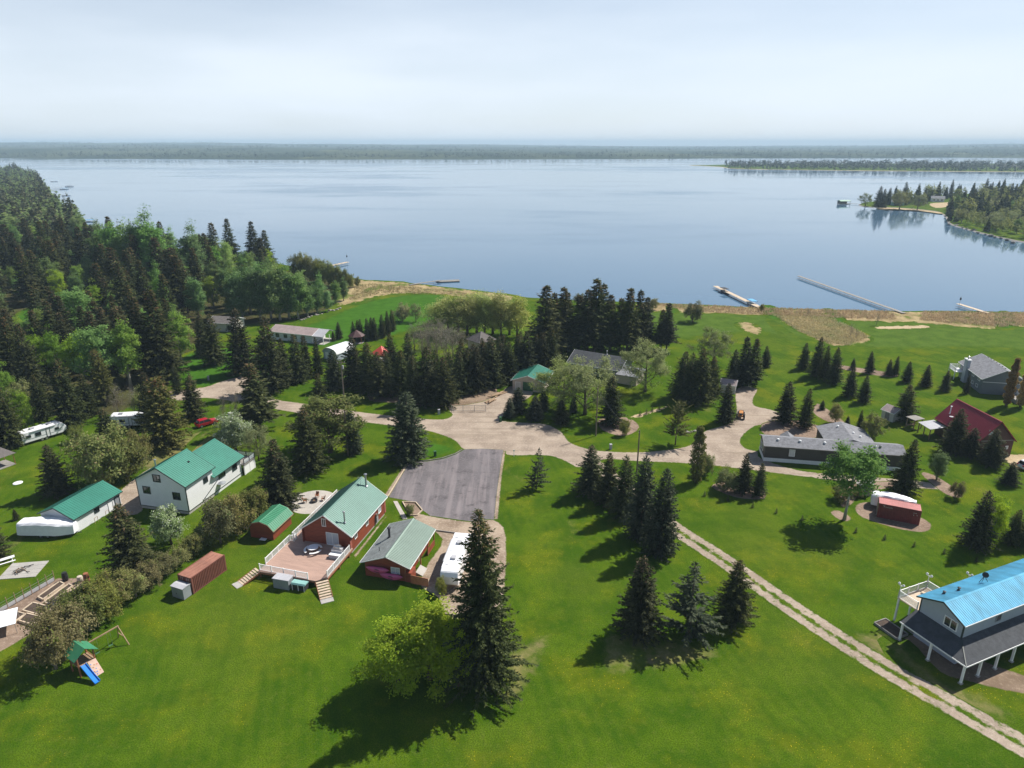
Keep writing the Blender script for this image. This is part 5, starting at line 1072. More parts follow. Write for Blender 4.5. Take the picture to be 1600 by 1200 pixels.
# ---- red barn
o = at(1528, 690, 3.5); e = gable('red_barn', 'dark red barn with crimson metal roof behind spruces', (o.x, o.y), 94.4, 12.0, 7.4, 3.5, 7.4, 'barn_red', 'barn_roof', rib=.45, cap='barn_roof', trim='barn_roof', over=.3, cat='barn')
e.location = Matrix.Rotation(R(4.4), 3, 'Z') @ Vector((7.7, .3, 0)) + Vector((o.x, o.y, 0))
MB().box((-.03, -.02, 3.35), (-.005, 7.42, 3.5)).build('belt_board', 'wood_grey', e); opening(e, 'f', 5.2, 5.2, .9, 1.0, 12, 7.4, 'wood_grey', 'glass_pale', mull=0); opening(e, 'f', 3.6, 1.3, 1.0, 2.1, 12, 7.4, 'wood_grey', kind='door', panel='barn_red', mull=0); opening(e, 'f', 1.2, 1.9, .5, .6, 12, 7.4, 'white', 'glass_pale', mull=0)
vent_pipe(e, 10.5, 6.0, 5.0, 1.5, .1, 'white'); MB().lathe([(.3, 0), (.4, .1), (.05, .18)], 12, (9.2, 6.6, 4.75)).build('satellite_dish', 'cloth_grey', e)
t = empty('lean_to', e.matrix_basis @ Vector((0, 0, 0)), R(94.4), 'pale metal lean-to roof on posts at the left end of the barn', 'carport'); t.location = e.location
MB().add([(8.6, 7.6, 2.75), (12.6, 7.6, 2.75), (12.6, 11.0, 2.35), (8.6, 11.0, 2.35), (8.6, 7.6, 2.69), (12.6, 7.6, 2.69), (12.6, 11.0, 2.29), (8.6, 11.0, 2.29)], [(0, 1, 2, 3), (7, 6, 5, 4), (0, 4, 5, 1), (1, 5, 6, 2), (2, 6, 7, 3), (3, 7, 4, 0)]).build('roof', 'cloth_grey', t)
for x in (8.8, 10.6, 12.4): MB().box((x-.08, 10.7, 0), (x+.08, 10.86, 2.3)).build('post', 'wood', t)
# ---- slate house by the shore meadow
o = at(1531, 615); e = empty('slate_house', (o.x, o.y, 0), R(78), 'slate blue house with grey shingle roof and tall chimney beyond the barn', 'house')
Ws = -9.0   # the house runs to the right of its near left corner
MB().prism_x([(0, 0), (-9, 0), (-9, 4), (-4.5, 6.3), (0, 4)], 0, 13.5).build('wall', 'siding_slate', e); pr = [(.5, 3.86), (-4.5, 6.42), (-9.5, 3.86)]; roof_sheet(e, pr[::-1], -.5, 14.0, 'shingle_mid', .12); fascia(e, pr[::-1], -.5, 14, 'white')
MB().box((-.03, -9.02, 3.0), (-.005, .02, 3.12)).build('belt_board', 'white', e); MB().box((8.2, .02, 0), (10.0, .75, 5.9)).build('chimney', 'siding_blue', e); MB().box((8.05, -.1, 5.9), (10.15, .9, 6.1)).build('chimney_cap', 'white', e); vent_pipe(e, 9.1, .35, 6.2, .5, .12)
for x, z in ((2, 3.1), (5.5, 3.1), (2.5, 1.3), (5.0, 1.3)): opening(e, 'l', x, z, 1.1, .7, 13.5, 0, 'white')
for k in range(7): MB().box((2+k*1.6, -5.3, 5.95), (2.3+k*1.6, -5.0, 6.25)).build('roof_vent', 'steel_dark', e)
MB().box((10.4, 0, 2.0), (14.4, 2.3, 2.15)).build('balcony_floor', 'white', e); rail(e, [(10.4, 2.2, 0), (14.3, 2.2, 0), (14.3, -3, 0)], 2.15, 1.0, 'white')
for x, y in ((10.5, 2.2), (14.2, 2.2)): MB().box((x-.08, y-.08, 0), (x+.08, y+.08, 2)).build('balcony_post', 'white', e)
MB().box((-6, -13, 0), (-.3, -5.2, .9)).build('terrace', 'wood_grey', e); rail(e, [(-5.9, -5.3, 0), (-5.9, -12.9, 0)], .9, 1.0, 'steel_dark')
MB().box((-3.4, -9.5, .9), (-1.2, -7, 1.75)).build('hot_tub', 'white', e, bevel=.1)
# ---- blue-roofed house at the lower right
o = at(1435.6, 955.8, 3.6); e = empty('blue_roofed_house', (o.x, o.y, 0), R(-66.9), 'grey-blue house with bright blue metal roof and shingled wraparound porch', 'house')
MB().prism_y([(0, 0), (5.4, 0), (5.4, 5.9), (2.9, 7.1), (0, 5.9)], 0, 20).build('wall', 'siding_blue', e)
for (xa, za), (xb, zb), nm in (((-.35, 5.83), (2.9, 7.2), 'left'), ((2.9, 7.2), (5.75, 5.83), 'right')):
    ro = MB().prism_y([(xa, za), (xb, zb), (xb, zb-.1), (xa, za-.1)], -.55, 20.4).build('roof', 'blue_roof', e); rb = MB(); y = -.5
    while y < 20.3: rb.bar((xa, y, za+.012), (xb, y, zb+.012), .05, .05); y += .32
    rb.build('rib_set', 'blue_roof', ro)
MB().prism_y([(2.72, 7.15), (2.9, 7.25), (3.08, 7.15), (2.9, 7.18)], -.57, 20.42).build('ridge_cap', 'blue_roof', e)
for (xa, za), (xb, zb) in (((-.35, 5.76), (2.9, 7.13)), ((2.9, 7.13), (5.75, 5.76))): MB().bar((xa, -.58, za), (xb, -.58, zb), .05, .16).build('barge_board', 'dark_trim', e)
MB().bar((5.79, -.5, 5.74), (5.79, 20.3, 5.74), .06, .14).build('gutter', 'white', e); MB().box((5.3, -.05, 3.5), (5.45, .1, 5.85)).build('corner_board', 'dark_trim', e); MB().box((-.05, -.05, 3.5), (.08, .1, 5.85)).build('corner_board', 'dark_trim', e)
def win_y(x, z, w_, h_, y=0, n=1):
    f = MB()
    for s in (-1, 1): f.box((x+s*w_/2-.06, y-.09, z-h_/2), (x+s*w_/2+.06, y-.01, z+h_/2)).box((x-w_/2-.06, y-.09, z+s*h_/2-.05), (x+w_/2+.06, y-.01, z+s*h_/2+.05))
    for k in range(n): f.box((x-.04, y-.08, z-h_/2), (x+.04, y-.02, z+h_/2))
    fo = f.build('window', 'white', e); MB().box((x-w_/2, y-.04, z-h_/2), (x+w_/2, y-.005, z+h_/2)).build('pane', 'glass', fo)
win_y(3.9, 4.75, 1.55, 1.2)
f = MB()
for s in (-1, 1): f.box((5.41, 6.2+s*.45-.05, 4.3), (5.49, 6.2+s*.45+.05, 5.4)).box((5.41, 5.7, 4.85+s*.55-.05), (5.49, 6.7, 4.85+s*.55+.05))
fo = f.build('window', 'grey_paint', e); MB().box((5.405, 5.8, 4.3), (5.44, 6.6, 5.4)).build('pane', 'glass', fo)
zi, zo = 3.75, 2.65
pv_ = [(-.35, 0, zi), (5.4, 0, zi), (5.4, 20, zi), (8.0, 20, zo), (8.0, -2.5, zo), (-.35, -2.5, zo)]; vs_ = pv_ + [(a, b, c-.12) for a, b, c in pv_]
MB().add(vs_, [(0, 1, 4, 5), (1, 2, 3, 4), (11, 10, 7, 6), (10, 9, 8, 7), (5, 4, 10, 11), (4, 3, 9, 10), (3, 2, 8, 9), (0, 5, 11, 6)]).build('porch_roof', 'shingle_dark', e)
MB().bar((5.42, -.02, zi+.02), (8.0, -2.5, zo+.02), .1, .05).build('hip_cap', 'dark_trim', e); MB().bar((-.4, -2.54, zo-.06), (8.04, -2.54, zo-.06), .05, .16).build('gutter', 'white', e); MB().bar((8.04, -2.54, zo-.06), (8.04, 20, zo-.06), .05, .16).build('gutter', 'white', e)
for x, y in [(-.1, -2.3), (3.7, -2.3), (7.75, -2.3), (7.75, .6), (7.75, 3.6), (7.75, 6.6), (7.75, 9.6)]:
    MB().box((x-.11, y-.11, .15), (x+.11, y+.11, zo-.1)).build('porch_post', 'white', e); MB().box((x-.2, y-.2, 0), (x+.2, y+.2, .16)).build('post_base', 'concrete_obj', e)
MB().box((-1.6, .2, 0), (-.05, .35, .9)).build('side_step', 'wood_grey', e)
MB().box((-3.2, .3, 3.3), (-.36, 5.6, 3.45)).build('deck_floor', 'wood_pale', e); rail(e, [(-.5, .35, 3.45), (-3.1, .35, 3.45), (-3.1, 5.5, 3.45), (-1.2, 5.5, 3.45), (-1.2, 12, 3.45)], 3.45, 1.05, 'white', panel='glass_clear')
for x, y in ((-3.0, .4), (-3.0, 5.4), (-3.0, 3)): MB().box((x-.1, y-.1, 0), (x+.1, y+.1, 3.3)).build('deck_post', 'white', e)
for x, y in ((-3.1, .4), (-3.1, 5.5), (-1.2, 10.5)):
    lp = MB().tube((x, y, 3.4), (x, y, 5.3), .045, n=8).bar((x-.3, y, 5.2), (x+.3, y, 5.2), .04).build('deck_lamp', 'white', e)
    for s in (-1, 1): MB().lathe([(.04, 0), (.15, .1), (.17, .25), (.05, .38)], 10, (x+s*.3, y, 5.2)).build('globe', 'lens_clear', lp)
vent_pipe(e, 1.2, 2.0, 6.5, .2, .1, 'steel_dark'); vent_pipe(e, 1.6, 4.0, 6.7, .25, .1, 'steel_dark')
t_ = MB().bar((1.4, 8.0, 6.5), (1.7, 8.3, 7.6), .05).bar((2.0, 8.7, 6.8), (1.7, 8.3, 7.6), .05).bar((1.4, 8.7, 6.55), (1.7, 8.3, 7.6), .05).build('dish_tripod', 'steel_dark', e); MB().lathe([(.36, 0), (.25, -.1), (.03, -.14)], 14).build('dish', 'black', t_, loc=(1.75, 8.35, 7.75), rot=(1.2, 0, .6))
tb = empty('planter_box', e.location + Matrix.Rotation(R(-66.9), 3, 'Z') @ Vector((-1.9, -1.6, 0)), R(-66.9), 'low timber-edged bed beside the porch of the blue-roofed house', 'planter')
for a, b in (((-1.6, -1, .15), (1.6, -1, .15)), ((-1.6, 1, .15), (1.6, 1, .15)), ((-1.6, -1, .15), (-1.6, 1, .15)), ((1.6, -1, .15), (1.6, 1, .15))): MB().bar(a, b, .12, .3).build('edge_board', 'wood_grey', tb)
MB().box((-1.55, -.95, .02), (1.55, .95, .2)).build('soil', 'earth', tb)
# ---- cabins across the road
def small(name, label, pl, pr, depth, eave, peak, wall, roof, cat='cabin', rib=None, over=.4, ridge='x', trim='white'):
    """gabled cabin from the two ground corners of its near wall; ridge along (x) or across (y) that wall"""
    a, b = at(*pl), at(*pr); d = b - a; W = d.length; ang = math.degrees(math.atan2(d.y, d.x))
    if ridge == 'x': return gable(name, label, (a.x, a.y), ang, W, depth, eave, peak, wall, roof, over=over, rib=rib, cat=cat, trim=trim), W, depth
    # ridge runs away from the viewer: near wall is the gable
    return gable(name, label, (b.x, b.y), ang + 90, depth, W, eave, peak, wall, roof, over=over, rib=rib, cat=cat, trim=trim), depth, W
e, l_, w_ = small('green_roofed_garage', 'cream garage with green metal gable roof across the road', (801, 609), (849, 614), 9, 2.7, 4.1, 'siding_tan', 'green_roof', 'garage', .45, ridge='y'); opening(e, 'f', w_*.5, 1.25, 2.6, 2.3, l_, w_, 'wood_grey', kind='door', panel='mesh_green', mull=0); opening(e, 'f', w_*.83, 1.15, 1.2, 2.1, l_, w_, 'white', kind='door', panel='siding_cream', mull=0)
e, l_, w_ = small('dark_roofed_house', 'low house with wide dark grey roof behind the grey willows', (888, 580), (967, 594), 9, 2.7, 4.9, 'siding_slate', 'shingle_dark', 'house'); vent_pipe(e, 9, 4.6, 5.0, .8, .12); opening(e, 'r', 3, 1.5, 1.4, 1.1, l_, w_); opening(e, 'r', 8, 1.5, 1.4, 1.1, l_, w_); opening(e, 'b', 4.5, 1.5, 1.6, 1.2, l_, w_)
MB().prism_x([(-2.2, 0), (3.5, 0), (3.5, 2.6), (-2.2, 2.2)], l_+.05, l_+5.5).build('annex_wall', 'siding_tan', e); MB().prism_x([(-2.5, 2.25), (4.0, 2.75), (4.0, 2.87), (-2.5, 2.37)], l_-.1, l_+5.8).build('annex_roof', 'shingle_mid', e)
e, l_, w_ = small('long_cabin', 'long white cabin with mauve metal roof and open porch', (424, 530), (488, 537), 7, 2.7, 3.9, 'white_wall', 'mauve_roof', 'cabin', .5)
for a in (2.5, 5.5, 9, 12): opening(e, 'r', a, 1.5, 1.2, 1.1, l_, w_, 'dark_trim')
MB().prism_x([(-.4, 2.55), (3.5, 3.98), (7.4, 2.55), (7.4, 2.45), (3.5, 3.88), (-.4, 2.45)], l_+.45, l_+4.2).build('porch_roof', 'cloth_grey', e)
for y in (.1, 3.4, 6.9): MB().box((l_+3.9, y-.08, 0), (l_+4.06, y+.08, 2.5)).build('porch_post', 'white', e)
MB().box((l_, -.2, 0), (l_+4.2, 7, .12)).build('porch_floor', 'concrete_obj', e)
e, l_, w_ = small('grey_cabin', 'grey cabin with mauve shingle roof among spruces', (328, 517), (364, 519), 7, 2.9, 4.2, 'siding_cream', 'shingle_brown', 'cabin'); opening(e, 'r', 2, 1.6, 1.0, 1.0, l_, w_); opening(e, 'r', 7, 1.3, 1.0, 2.0, l_, w_, kind='door', panel='grey_paint', mull=0)
e = empty('brown_roofed_cabin', (-9.2, 196.4, 0), R(42), 'square cabin with brown shingle pyramid roof behind the spruce row', 'cabin'); MB().box((-2.8, -2.8, 0), (2.8, 2.8, 2.9)).build('wall', 'siding_tan', e)
MB().add([(-3.3, -3.3, 2.75), (3.3, -3.3, 2.75), (3.3, 3.3, 2.75), (-3.3, 3.3, 2.75), (0, 0, 5.3), (-3.3, -3.3, 2.88), (3.3, -3.3, 2.88), (3.3, 3.3, 2.88), (-3.3, 3.3, 2.88)], [(3, 2, 1, 0), (0, 1, 6, 5), (1, 2, 7, 6), (2, 3, 8, 7), (3, 0, 5, 8), (5, 6, 4), (6, 7, 4), (7, 8, 4), (8, 5, 4)]).build('roof', 'shingle_brown', e)
for s in (-1, 1):
    for q in (-1, 1): MB().bar((s*3.3, q*3.3, 2.92), (0, 0, 5.34), .12, .05).build('hip_cap', 'wood_grey', e)
f_ = MB().box((-2.86, -.6, 1.2), (-2.8, .6, 2.2)).build('window', 'white', e); MB().box((-2.88, -.5, 1.3), (-2.85, .5, 2.1)).build('pane', 'glass', f_)
o = at(506, 560); e = empty('quonset_shed', (o.x, o.y, 0), R(60), 'white round-topped shed with pale blue end wall', 'shed')
prof = [(0, 0), (-5.2, 0)] + [(-2.6 - 2.6*math.cos(t), 1.9 + 1.5*math.sin(t)) for t in [k*math.pi/10 for k in range(11)]]; prof = [(0, 0)] + [(-2.6 + 2.6*math.cos(t), 1.9 + 1.5*math.sin(t)) for t in [k*math.pi/10 for k in range(11)]] + [(-5.2, 0)]
MB().prism_x(prof, 0, 7).build('wall', 'siding_blue', e); rp_ = [(-2.6 + 2.75*math.cos(t), 1.95 + 1.62*math.sin(t)) for t in [k*math.pi/10 for k in range(11)]]; roof_sheet(e, rp_, -.3, 7.3, 'white_gloss', .06)
opening(e, 'f', -1.4, 1.1, 1.1, 1.9, 7, 0, 'white', kind='door', panel='white', mull=0); opening(e, 'f', -3.8, 1.6, .9, .8, 7, 0, 'white')
def gazebo(name, label, u, v, r, h, roofm, n=6, cat='gazebo', post='cedar'):
    o = at(u, v); e = empty(name, o, .3, label, cat)
    MB().lathe([(r*1.15, h), (r*1.12, h+.08), (.05, h+r*.75)], n).build('roof', roofm, e)
    for k in range(n): a = 6.2832*k/n; MB().tube((r*.95*math.cos(a), r*.95*math.sin(a), 0), (r*.95*math.cos(a), r*.95*math.sin(a), h+.02), .07, n=6).build('post', post, e)
    MB().lathe([(r, 0), (r, .12)], n).build('floor', 'wood_grey', e); return e
gazebo('red_gazebo', 'red hexagonal gazebo on the waterside lawn', 558, 535, 2.4, 2.2, 'barn_red'); gazebo('canopy_tent', 'bright red canopy tent behind the spruce row', 597, 563, 2.9, 2.1, 'canopy_red', 4, 'tent', 'white')
gazebo('edge_gazebo', 'brown gazebo roof at the left picture edge by the trailer', 0, 728, 2.7, 2.3, 'shingle_brown', 4)
for nm, lb, pl, pr, dp_, ev, pk, wl_, rf in [('pink_shed', 'small white shed with pinkish shingle roof at the driveway end', (1125, 613), (1148, 616), 3.2, 2.2, 3.1, 'siding_cream', 'mauve_roof'), ('tan_shed', 'small tan shed with low roof beside a broad spruce', (1376, 653), (1394, 660), 3.4, 2.1, 3.0, 'siding_cream', 'mauve_roof'), ('grey_shed', 'grey board shed half hidden under the tall aspen', (1338, 772), (1359, 776), 2.6, 2.0, 2.3, 'wood_grey', 'wood_grey')]:
    e, l_, w_ = small(nm, lb, pl, pr, dp_, ev, pk, wl_, rf, 'shed', over=.2); opening(e, 'r', l_*.5, 1.0, .9, 1.8, l_, w_, 'wood_grey', kind='door', panel='wood_grey', mull=0)
t = empty('arbour', at(1427, 668), R(20), 'small open timber arbour between the shed and the barn', 'arbour')
for x in (-1.1, 1.1):
    for y in (-.9, .9): MB().box((x-.08, y-.08, 0), (x+.08, y+.08, 2.2)).build('post', 'wood', t)
MB().box((-1.4, -1.2, 2.2), (1.4, 1.2, 2.32)).build('roof', 'wood_grey', t); MB().box((-1.1, .5, .4), (1.1, .9, .48)).build('seat', 'wood', t)
# ------------------------------------------------------------------ trailers, vehicles, boats
def wheel(parent, x, y, r=.34, w_=.22, axis='y'):
    d = Vector((0, w_/2, 0)); c = Vector((x, y, r)); o = MB().tube(c-d, c+d, r, n=18).build('wheel', 'rubber', parent); MB().tube(c-d*1.06, c+d*1.06, r*.6, n=12).build('rim', 'metal', o)
def trailer(label, o, ang, L, W=2.45, H=2.75, front='slant', acs=2, stripe='grey_paint', group=None):
    """camper: x forward, right wall at y=0"""
    e = empty('travel_trailer', (o[0], o[1], 0), R(ang), label, 'camper'); z0 = .55
    side = [(0, z0), (L-.9, z0), (L-.1, z0+.5), (L, z0+1.2), (L-.55, H-.25), (L-1.0, H), (.35, H), (.05, H-.25)] if front == 'slant' else [(0, z0), (L-.5, z0), (L, z0+.5), (L-.02, H-.9), (L-.35, H-.3), (L-1.0, H), (.3, H), (0, H-.3)]
    MB().prism_y(side, 0, W).build('body', 'white_gloss', e, bevel=.07)
    MB().box((.1, -.006, z0+.55), (L-.9, W+.006, z0+.68)).build('stripe', stripe, e)
    for k in range(acs): x = L*(.3+.38*k); MB().box((x-.45, W/2-.35, H-.01), (x+.45, W/2+.35, H+.28)).build('air_conditioner', 'cloth_grey', e, bevel=.06)
    for x in (L*.15, L*.5, L*.82): MB().box((x-.2, W*.25-.2, H-.01), (x+.2, W*.25+.2, H+.1)).build('roof_hatch', 'white', e, bevel=.02)
    for x, w_, h_ in ((L*.15, .8, .5), (L*.36, 1.0, .65), (L*.78, .7, .5)): opening(e, 'r', x, 1.75, w_, h_, L, W, 'steel_dark', mull=0, fw=.05)
    opening(e, 'r', L*.58, 1.5, .65, 1.75, L, W, 'steel_dark', kind='door', panel='white', mull=0, fw=.04); MB().tube((L*.2, -.08, H-.15), (L*.75, -.08, H-.15), .09, n=10).build('awning_roll', 'cloth_grey', e)
    for x in (L*.42, L*.42+.82): wheel(e, x, .08); wheel(e, x, W-.08)
    MB().bar((L-.3, W*.2, .5), (L+.9, W/2, .5), .1).bar((L-.3, W*.8, .5), (L+.9, W/2, .5), .1).build('hitch', 'steel_dark', e); MB().tube((L+.8, W/2, 0), (L+.8, W/2, .6), .05).build('jack', 'metal', e)
    MB().box((L-.3, W*.3, 1.5), (L-.1, W*.7, 1.9)).build('front_window', 'glass', e)
    return e
trailer('long white travel trailer parked on the left lawn', (-99.0, 126.2), 55.1, 8.4)
o = at(188, 672); trailer('white camper half hidden behind a low spruce', (o.x-2.5, o.y+.5), 8, 7.6, H=2.9, acs=1)
trailer('white camper with roof vents parked between the red garage and the tallest spruce', (-8.55, 89.3), 262.6, 10.2, W=2.5, H=3.05, front='round')
def car(label, o, ang, m, L=4.7, W=1.85):
    e = empty('parked_car', (o[0], o[1], 0), R(ang), label, 'car')
    low = [(0, .35), (.12, .75), (.25, 1.0), (1.0, 1.05), (3.3, 1.02), (4.45, .88), (4.68, .65), (4.68, .35)]; MB().prism_y(low, -W/2, W/2).build('body', m, e, bevel=.09)
    r = [[(x, s*(W/2-.08), z) for x, s, z in ((.28, -1, 1.0), (3.35, -1, 1.0), (3.35, 1, 1.0), (.28, 1, 1.0))], [(.65, -W/2+.25, 1.55), (2.5, -W/2+.25, 1.55), (2.5, W/2-.25, 1.55), (.65, W/2-.25, 1.55)]]
    MB().loft(r).build('windows', 'glass', e); MB().loft([[(.58, -W/2+.24, 1.5), (2.62, -W/2+.24, 1.5), (2.62, W/2-.24, 1.5), (.58, W/2-.24, 1.5)], [(.75, -W/2+.3, 1.64), (2.4, -W/2+.3, 1.64), (2.4, W/2-.3, 1.64), (.75, W/2-.3, 1.64)]]).build('roof', m, e, bevel=.03)
    for s in (-1, 1):
        for xa, za, xb, zb in ((.32, 1.0, .66, 1.53), (1.5, 1.02, 1.55, 1.53), (2.55, 1.53, 3.3, 1.02)): MB().bar((xa, s*(W/2-.09) if za < 1.3 else s*(W/2-.25), za), (xb, s*(W/2-.09) if zb < 1.3 else s*(W/2-.25), zb), .07).build('pillar', m, e)
        MB().box((.02, s*.62-.14, .78), (.14, s*.62+.14, .98)).build('tail_light', 'lens_red', e); MB().box((4.52, s*.62-.18, .66), (4.66, s*.62+.18, .82)).build('headlight', 'lens_clear', e); MB().box((2.95, s*(W/2+.08)-.09, 1.0), (3.1, s*(W/2+.08)+.09, 1.14)).build('mirror', m, e)
        for x in (.9, 3.7): wheel(e, x, s*(W/2-.1), .35, .24)
    MB().box((4.6, -.7, .35), (4.72, .7, .52)).build('bumper', 'black', e, bevel=.02)
    return e
o = at(306.5, 669); car('red station wagon parked on the grass beside the driveway', (o.x, o.y), 47, 'car_red'); o = at(1592, 733); car('white car parked below the red barn at the right edge', (o.x, o.y), 10, 'white_gloss')
def tarp_boat(label, o, ang, L, W, H):
    e = empty('covered_boat', (o[0], o[1], 0), R(ang), label, 'boat'); rings = []; g = random.Random(L)
    for i in range(15):
        t = i/14; wv = W/2*(1 - .55*max(0, (t-.7)/.3)**1.6)*(1 if t > .02 else .9); hv = H*(.86 + .14*math.sin(t*3.1)) - .25*t + g.uniform(-.05, .05)
        ring = []
        for j in range(14):
            a = j/13; y = -wv + 2*wv*a; z = .55 if j in (0, 13) else hv*(1-abs(2*a-1)**5*.35) + g.uniform(-.05, .05); ring.append((t*L, y + g.uniform(-.03, .03), z))
        rings.append(ring)
    MB().loft(rings).build('cover', 'tarp', e, smooth=False)
    MB().box((.4, -W*.3, .35), (L-.6, W*.3, .6)).bar((L-.8, 0, .45), (L+.8, 0, .45), .1).build('trailer_frame', 'steel_dark', e)
    for s in (-1, 1):
        for x in (L*.42, L*.55): wheel(e, x, s*W*.4, .3, .2)
    return e
o = at(24, 842); tarp_boat('white shrink-wrapped boat on a trailer beside the white garage', (o.x+.3, o.y+1.6), -2, 8.6, 3.0, 2.75); tarp_boat('white covered boat behind the dark red container', (63.0, 101.2), -25, 6.4, 2.5, 2.4) if False else None
tarp_boat('white covered boat behind the dark red container', tuple(Matrix.Translation((60.0, 98.6, 0)) @ Matrix.Rotation(R(-25.3), 4, 'Z') @ Vector((-.9, 4.3, 0)))[:2], -25.3, 6.6, 2.5, 2.7)
t = empty('tractor', at(1157, 653), R(70), 'small orange tractor parked on the gravel driveway', 'tractor')
MB().box((-.3, -.45, .55), (1.6, .45, 1.25)).build('hood', 'orange', t, bevel=.08); MB().box((-.9, -.55, .6), (-.3, .55, .85)).build('seat_deck', 'orange', t); MB().box((-.85, -.25, .85), (-.45, .25, 1.25)).build('seat', 'black', t, bevel=.04)
for s in (-1, 1): wheel(t, -.6, s*.75, .62, .34); wheel(t, 1.2, s*.6, .4, .25)
MB().bar((-.9, -.5, .8), (-.9, -.5, 2.2), .07).bar((-.9, .5, .8), (-.9, .5, 2.2), .07).bar((-.9, -.5, 2.2), (-.9, .5, 2.2), .07).build('roll_bar', 'black', t); MB().box((1.9, -.8, .2), (2.3, .8, .7)).build('bucket', 'steel_dark', t)
def boat(label, u, v, ang, L, m='white_gloss', canopy=None, group=None):
    o = at(u, v, WATER); e = empty('motor_boat', (o.x, o.y, WATER), R(ang), label, 'boat', group); rings = []
    for i in range(9):
        t = i/8; wv = L*.17*(1 - max(0, (t-.45)/.55)**2.2) + .02; rings.append([(t*L-L/2, y*wv, z) for y, z in ((-1, .62+.2*t), (-.9, .1), (-.4, -.2), (.4, -.2), (.9, .1), (1, .62+.2*t), (.8, .5+.2*t), (-.8, .5+.2*t))])
    MB().loft(rings).build('hull', m, e); MB().box((-L*.3, -L*.11, .45), (L*.05, L*.11, .75)).build('seats', 'cloth_grey', e); MB().box((-L*.52, -.2, .2), (-L*.46, .2, 1.0)).build('outboard_motor', 'black', e)
    if canopy:
        MB().box((-L*.4, -L*.18, 1.75), (L*.3, L*.18, 1.88)).build('canopy', canopy, e, bevel=.05)
        for x in (-L*.36, L*.26):
            for y in (-L*.16, L*.16): MB().tube((x, y, .55), (x, y, 1.76), .035, n=6).build('canopy_pole', 'metal', e)
    return e
def dock(label, a, b, width, m='wood_grey', z=.25, posts=True, seg=3.0):
    p_, q_ = at(*a, WATER), at(*b, WATER); d = q_ - p_; L = d.length; e = empty('dock', (p_.x, p_.y, WATER), math.atan2(d.y, d.x), label, 'dock'); n = max(2, round(L/seg))
    s0 = MB().box((.03, -width/2, .55+z), (L/n-.03, width/2, .68+z)).mesh('deck_section', m); pm_ = MB().tube((0, 0, -1.2), (0, 0, .95+z), .06, n=6).mesh('post', 'metal')
    for k in range(n):
        link('deck_section', s0, e, (L/n*k, 0, random.uniform(-.015, .015)), (0, 0, random.uniform(-.004, .004)))
        if posts and k % 2 == 0:
            for s in (-1, 1): link('post', pm_, e, (L/n*k+.1, s*(width/2+.07), 0))
    return e
dock('short dock with boats left of the long dock', (1187, 484), (1117, 450), 2.0, 'wood_pale'); dock('longest dock reaching far into the lake', (1412, 493), (1247, 434), 1.5, 'wood_grey')
dock('short dock near the right edge with a pole at its end', (1543, 493), (1496, 478), 1.7, 'wood_pale'); dock('small dock with a mast by the shoreline thicket', (506, 420), (544, 412), 2.0, 'wood_pale'); dock('low dock with a wide platform on the beach', (640, 448), (688, 441), 1.4, 'wood_grey')
o = at(700, 440, WATER); t = empty('floating_platform', (o.x, o.y, WATER), .25, 'wide grey swim platform at the end of the low dock', 'platform')
for k in range(10): MB().box((-5.2, -2.0+k*.4, .3), (5.2, -1.64+k*.4, .42)).build('plank', 'wood_grey', t)
MB().box((-4.8, -1.8, -.2), (4.8, 1.8, .3)).build('float', 'steel_dark', t)
boat('dark pontoon boat moored at the short dock', 1131, 457, 100, 6.0, 'steel_dark', 'black'); boat('boat under a blue canopy lift beside the short dock', 1174, 476, 100, 6.5, 'white_gloss', 'canopy_blue')
def mast(label, u, v, h): 
    o = at(u, v, WATER); e = empty('marker_pole', (o.x, o.y, WATER), 0, label, 'pole'); MB().tube((0, 0, -1), (0, 0, h), .07, .05, 8).build('shaft', 'metal', e); MB().lathe([(.05, 0), (.3, .2), (.3, .9), (.05, 1.1)], 8, (0, 0, h-1.6)).build('day_mark', 'steel_dark', e)
mast('thin pole with a dark marker at the end of the small dock', 543, 414, 5.5); mast('thin pole at the end of the right edge dock', 1498, 481, 4.5)
o = at(1318, 319, WATER); t = empty('boathouse', (o.x, o.y, WATER), .2, 'green-roofed boat shelter on posts at the tip of the wooded point', 'boathouse')
MB().prism_x([(-3, 3.1), (0, 4.2), (3, 3.1), (3, 2.9), (0, 4.0), (-3, 2.9)], -6, 6).build('roof', 'green_roof_deep', t); MB().box((-5.6, -2.6, .3), (5.6, 2.6, .5)).build('deck', 'wood_grey', t); MB().box((-5.4, 2.2, .5), (5.4, 2.4, 2.9)).build('wall', 'wood_grey', t)
for x in (-5.4, 0, 5.4):
    for y in (-2.5, 2.5): MB().box((x-.12, y-.12, -1.2), (x+.12, y+.12, 3.0)).build('post', 'wood', t)
dock('footbridge dock joining the boat shelter to the wooded point', (1346, 320.5), (1324, 318.6), 1.8)
for i, (u, v, L_, c_) in enumerate([(109, 292, 11, 'black'), (101, 296, 11, 'canopy_blue'), (104, 306, 9, None), (103, 328, 9, 'white'), (107, 334, 10, 'canopy_red'), (118, 332, 8, None), (141, 347, 9, 'canopy_blue'), (85, 284, 10, None)]):
    boat('boat moored along the far left shore, %s' % ['under a black lift canopy farthest out', 'under a blue canopy beside the black one', 'low and open in the middle', 'under a white canopy', 'under a reddish canopy', 'open, right of the reddish canopy', 'under a blue canopy nearest the viewer', 'open and farthest away'][i], u, v, 10, L_, 'white_gloss', c_, 'boats along the left shore')
for i, (u0, u1, v) in enumerate([(66, 98, 295), (70, 98, 298), (84, 100, 307), (92, 102, 329)]): dock('thin pier on the far left shore, %s' % ['farthest', 'second farthest', 'third farthest', 'nearest'][i], (u0, v), (u1, v-1), 1.8, 'wood_grey', seg=8)
for i, (u0, u1, v) in enumerate([(1320, 345, 0)]): pass
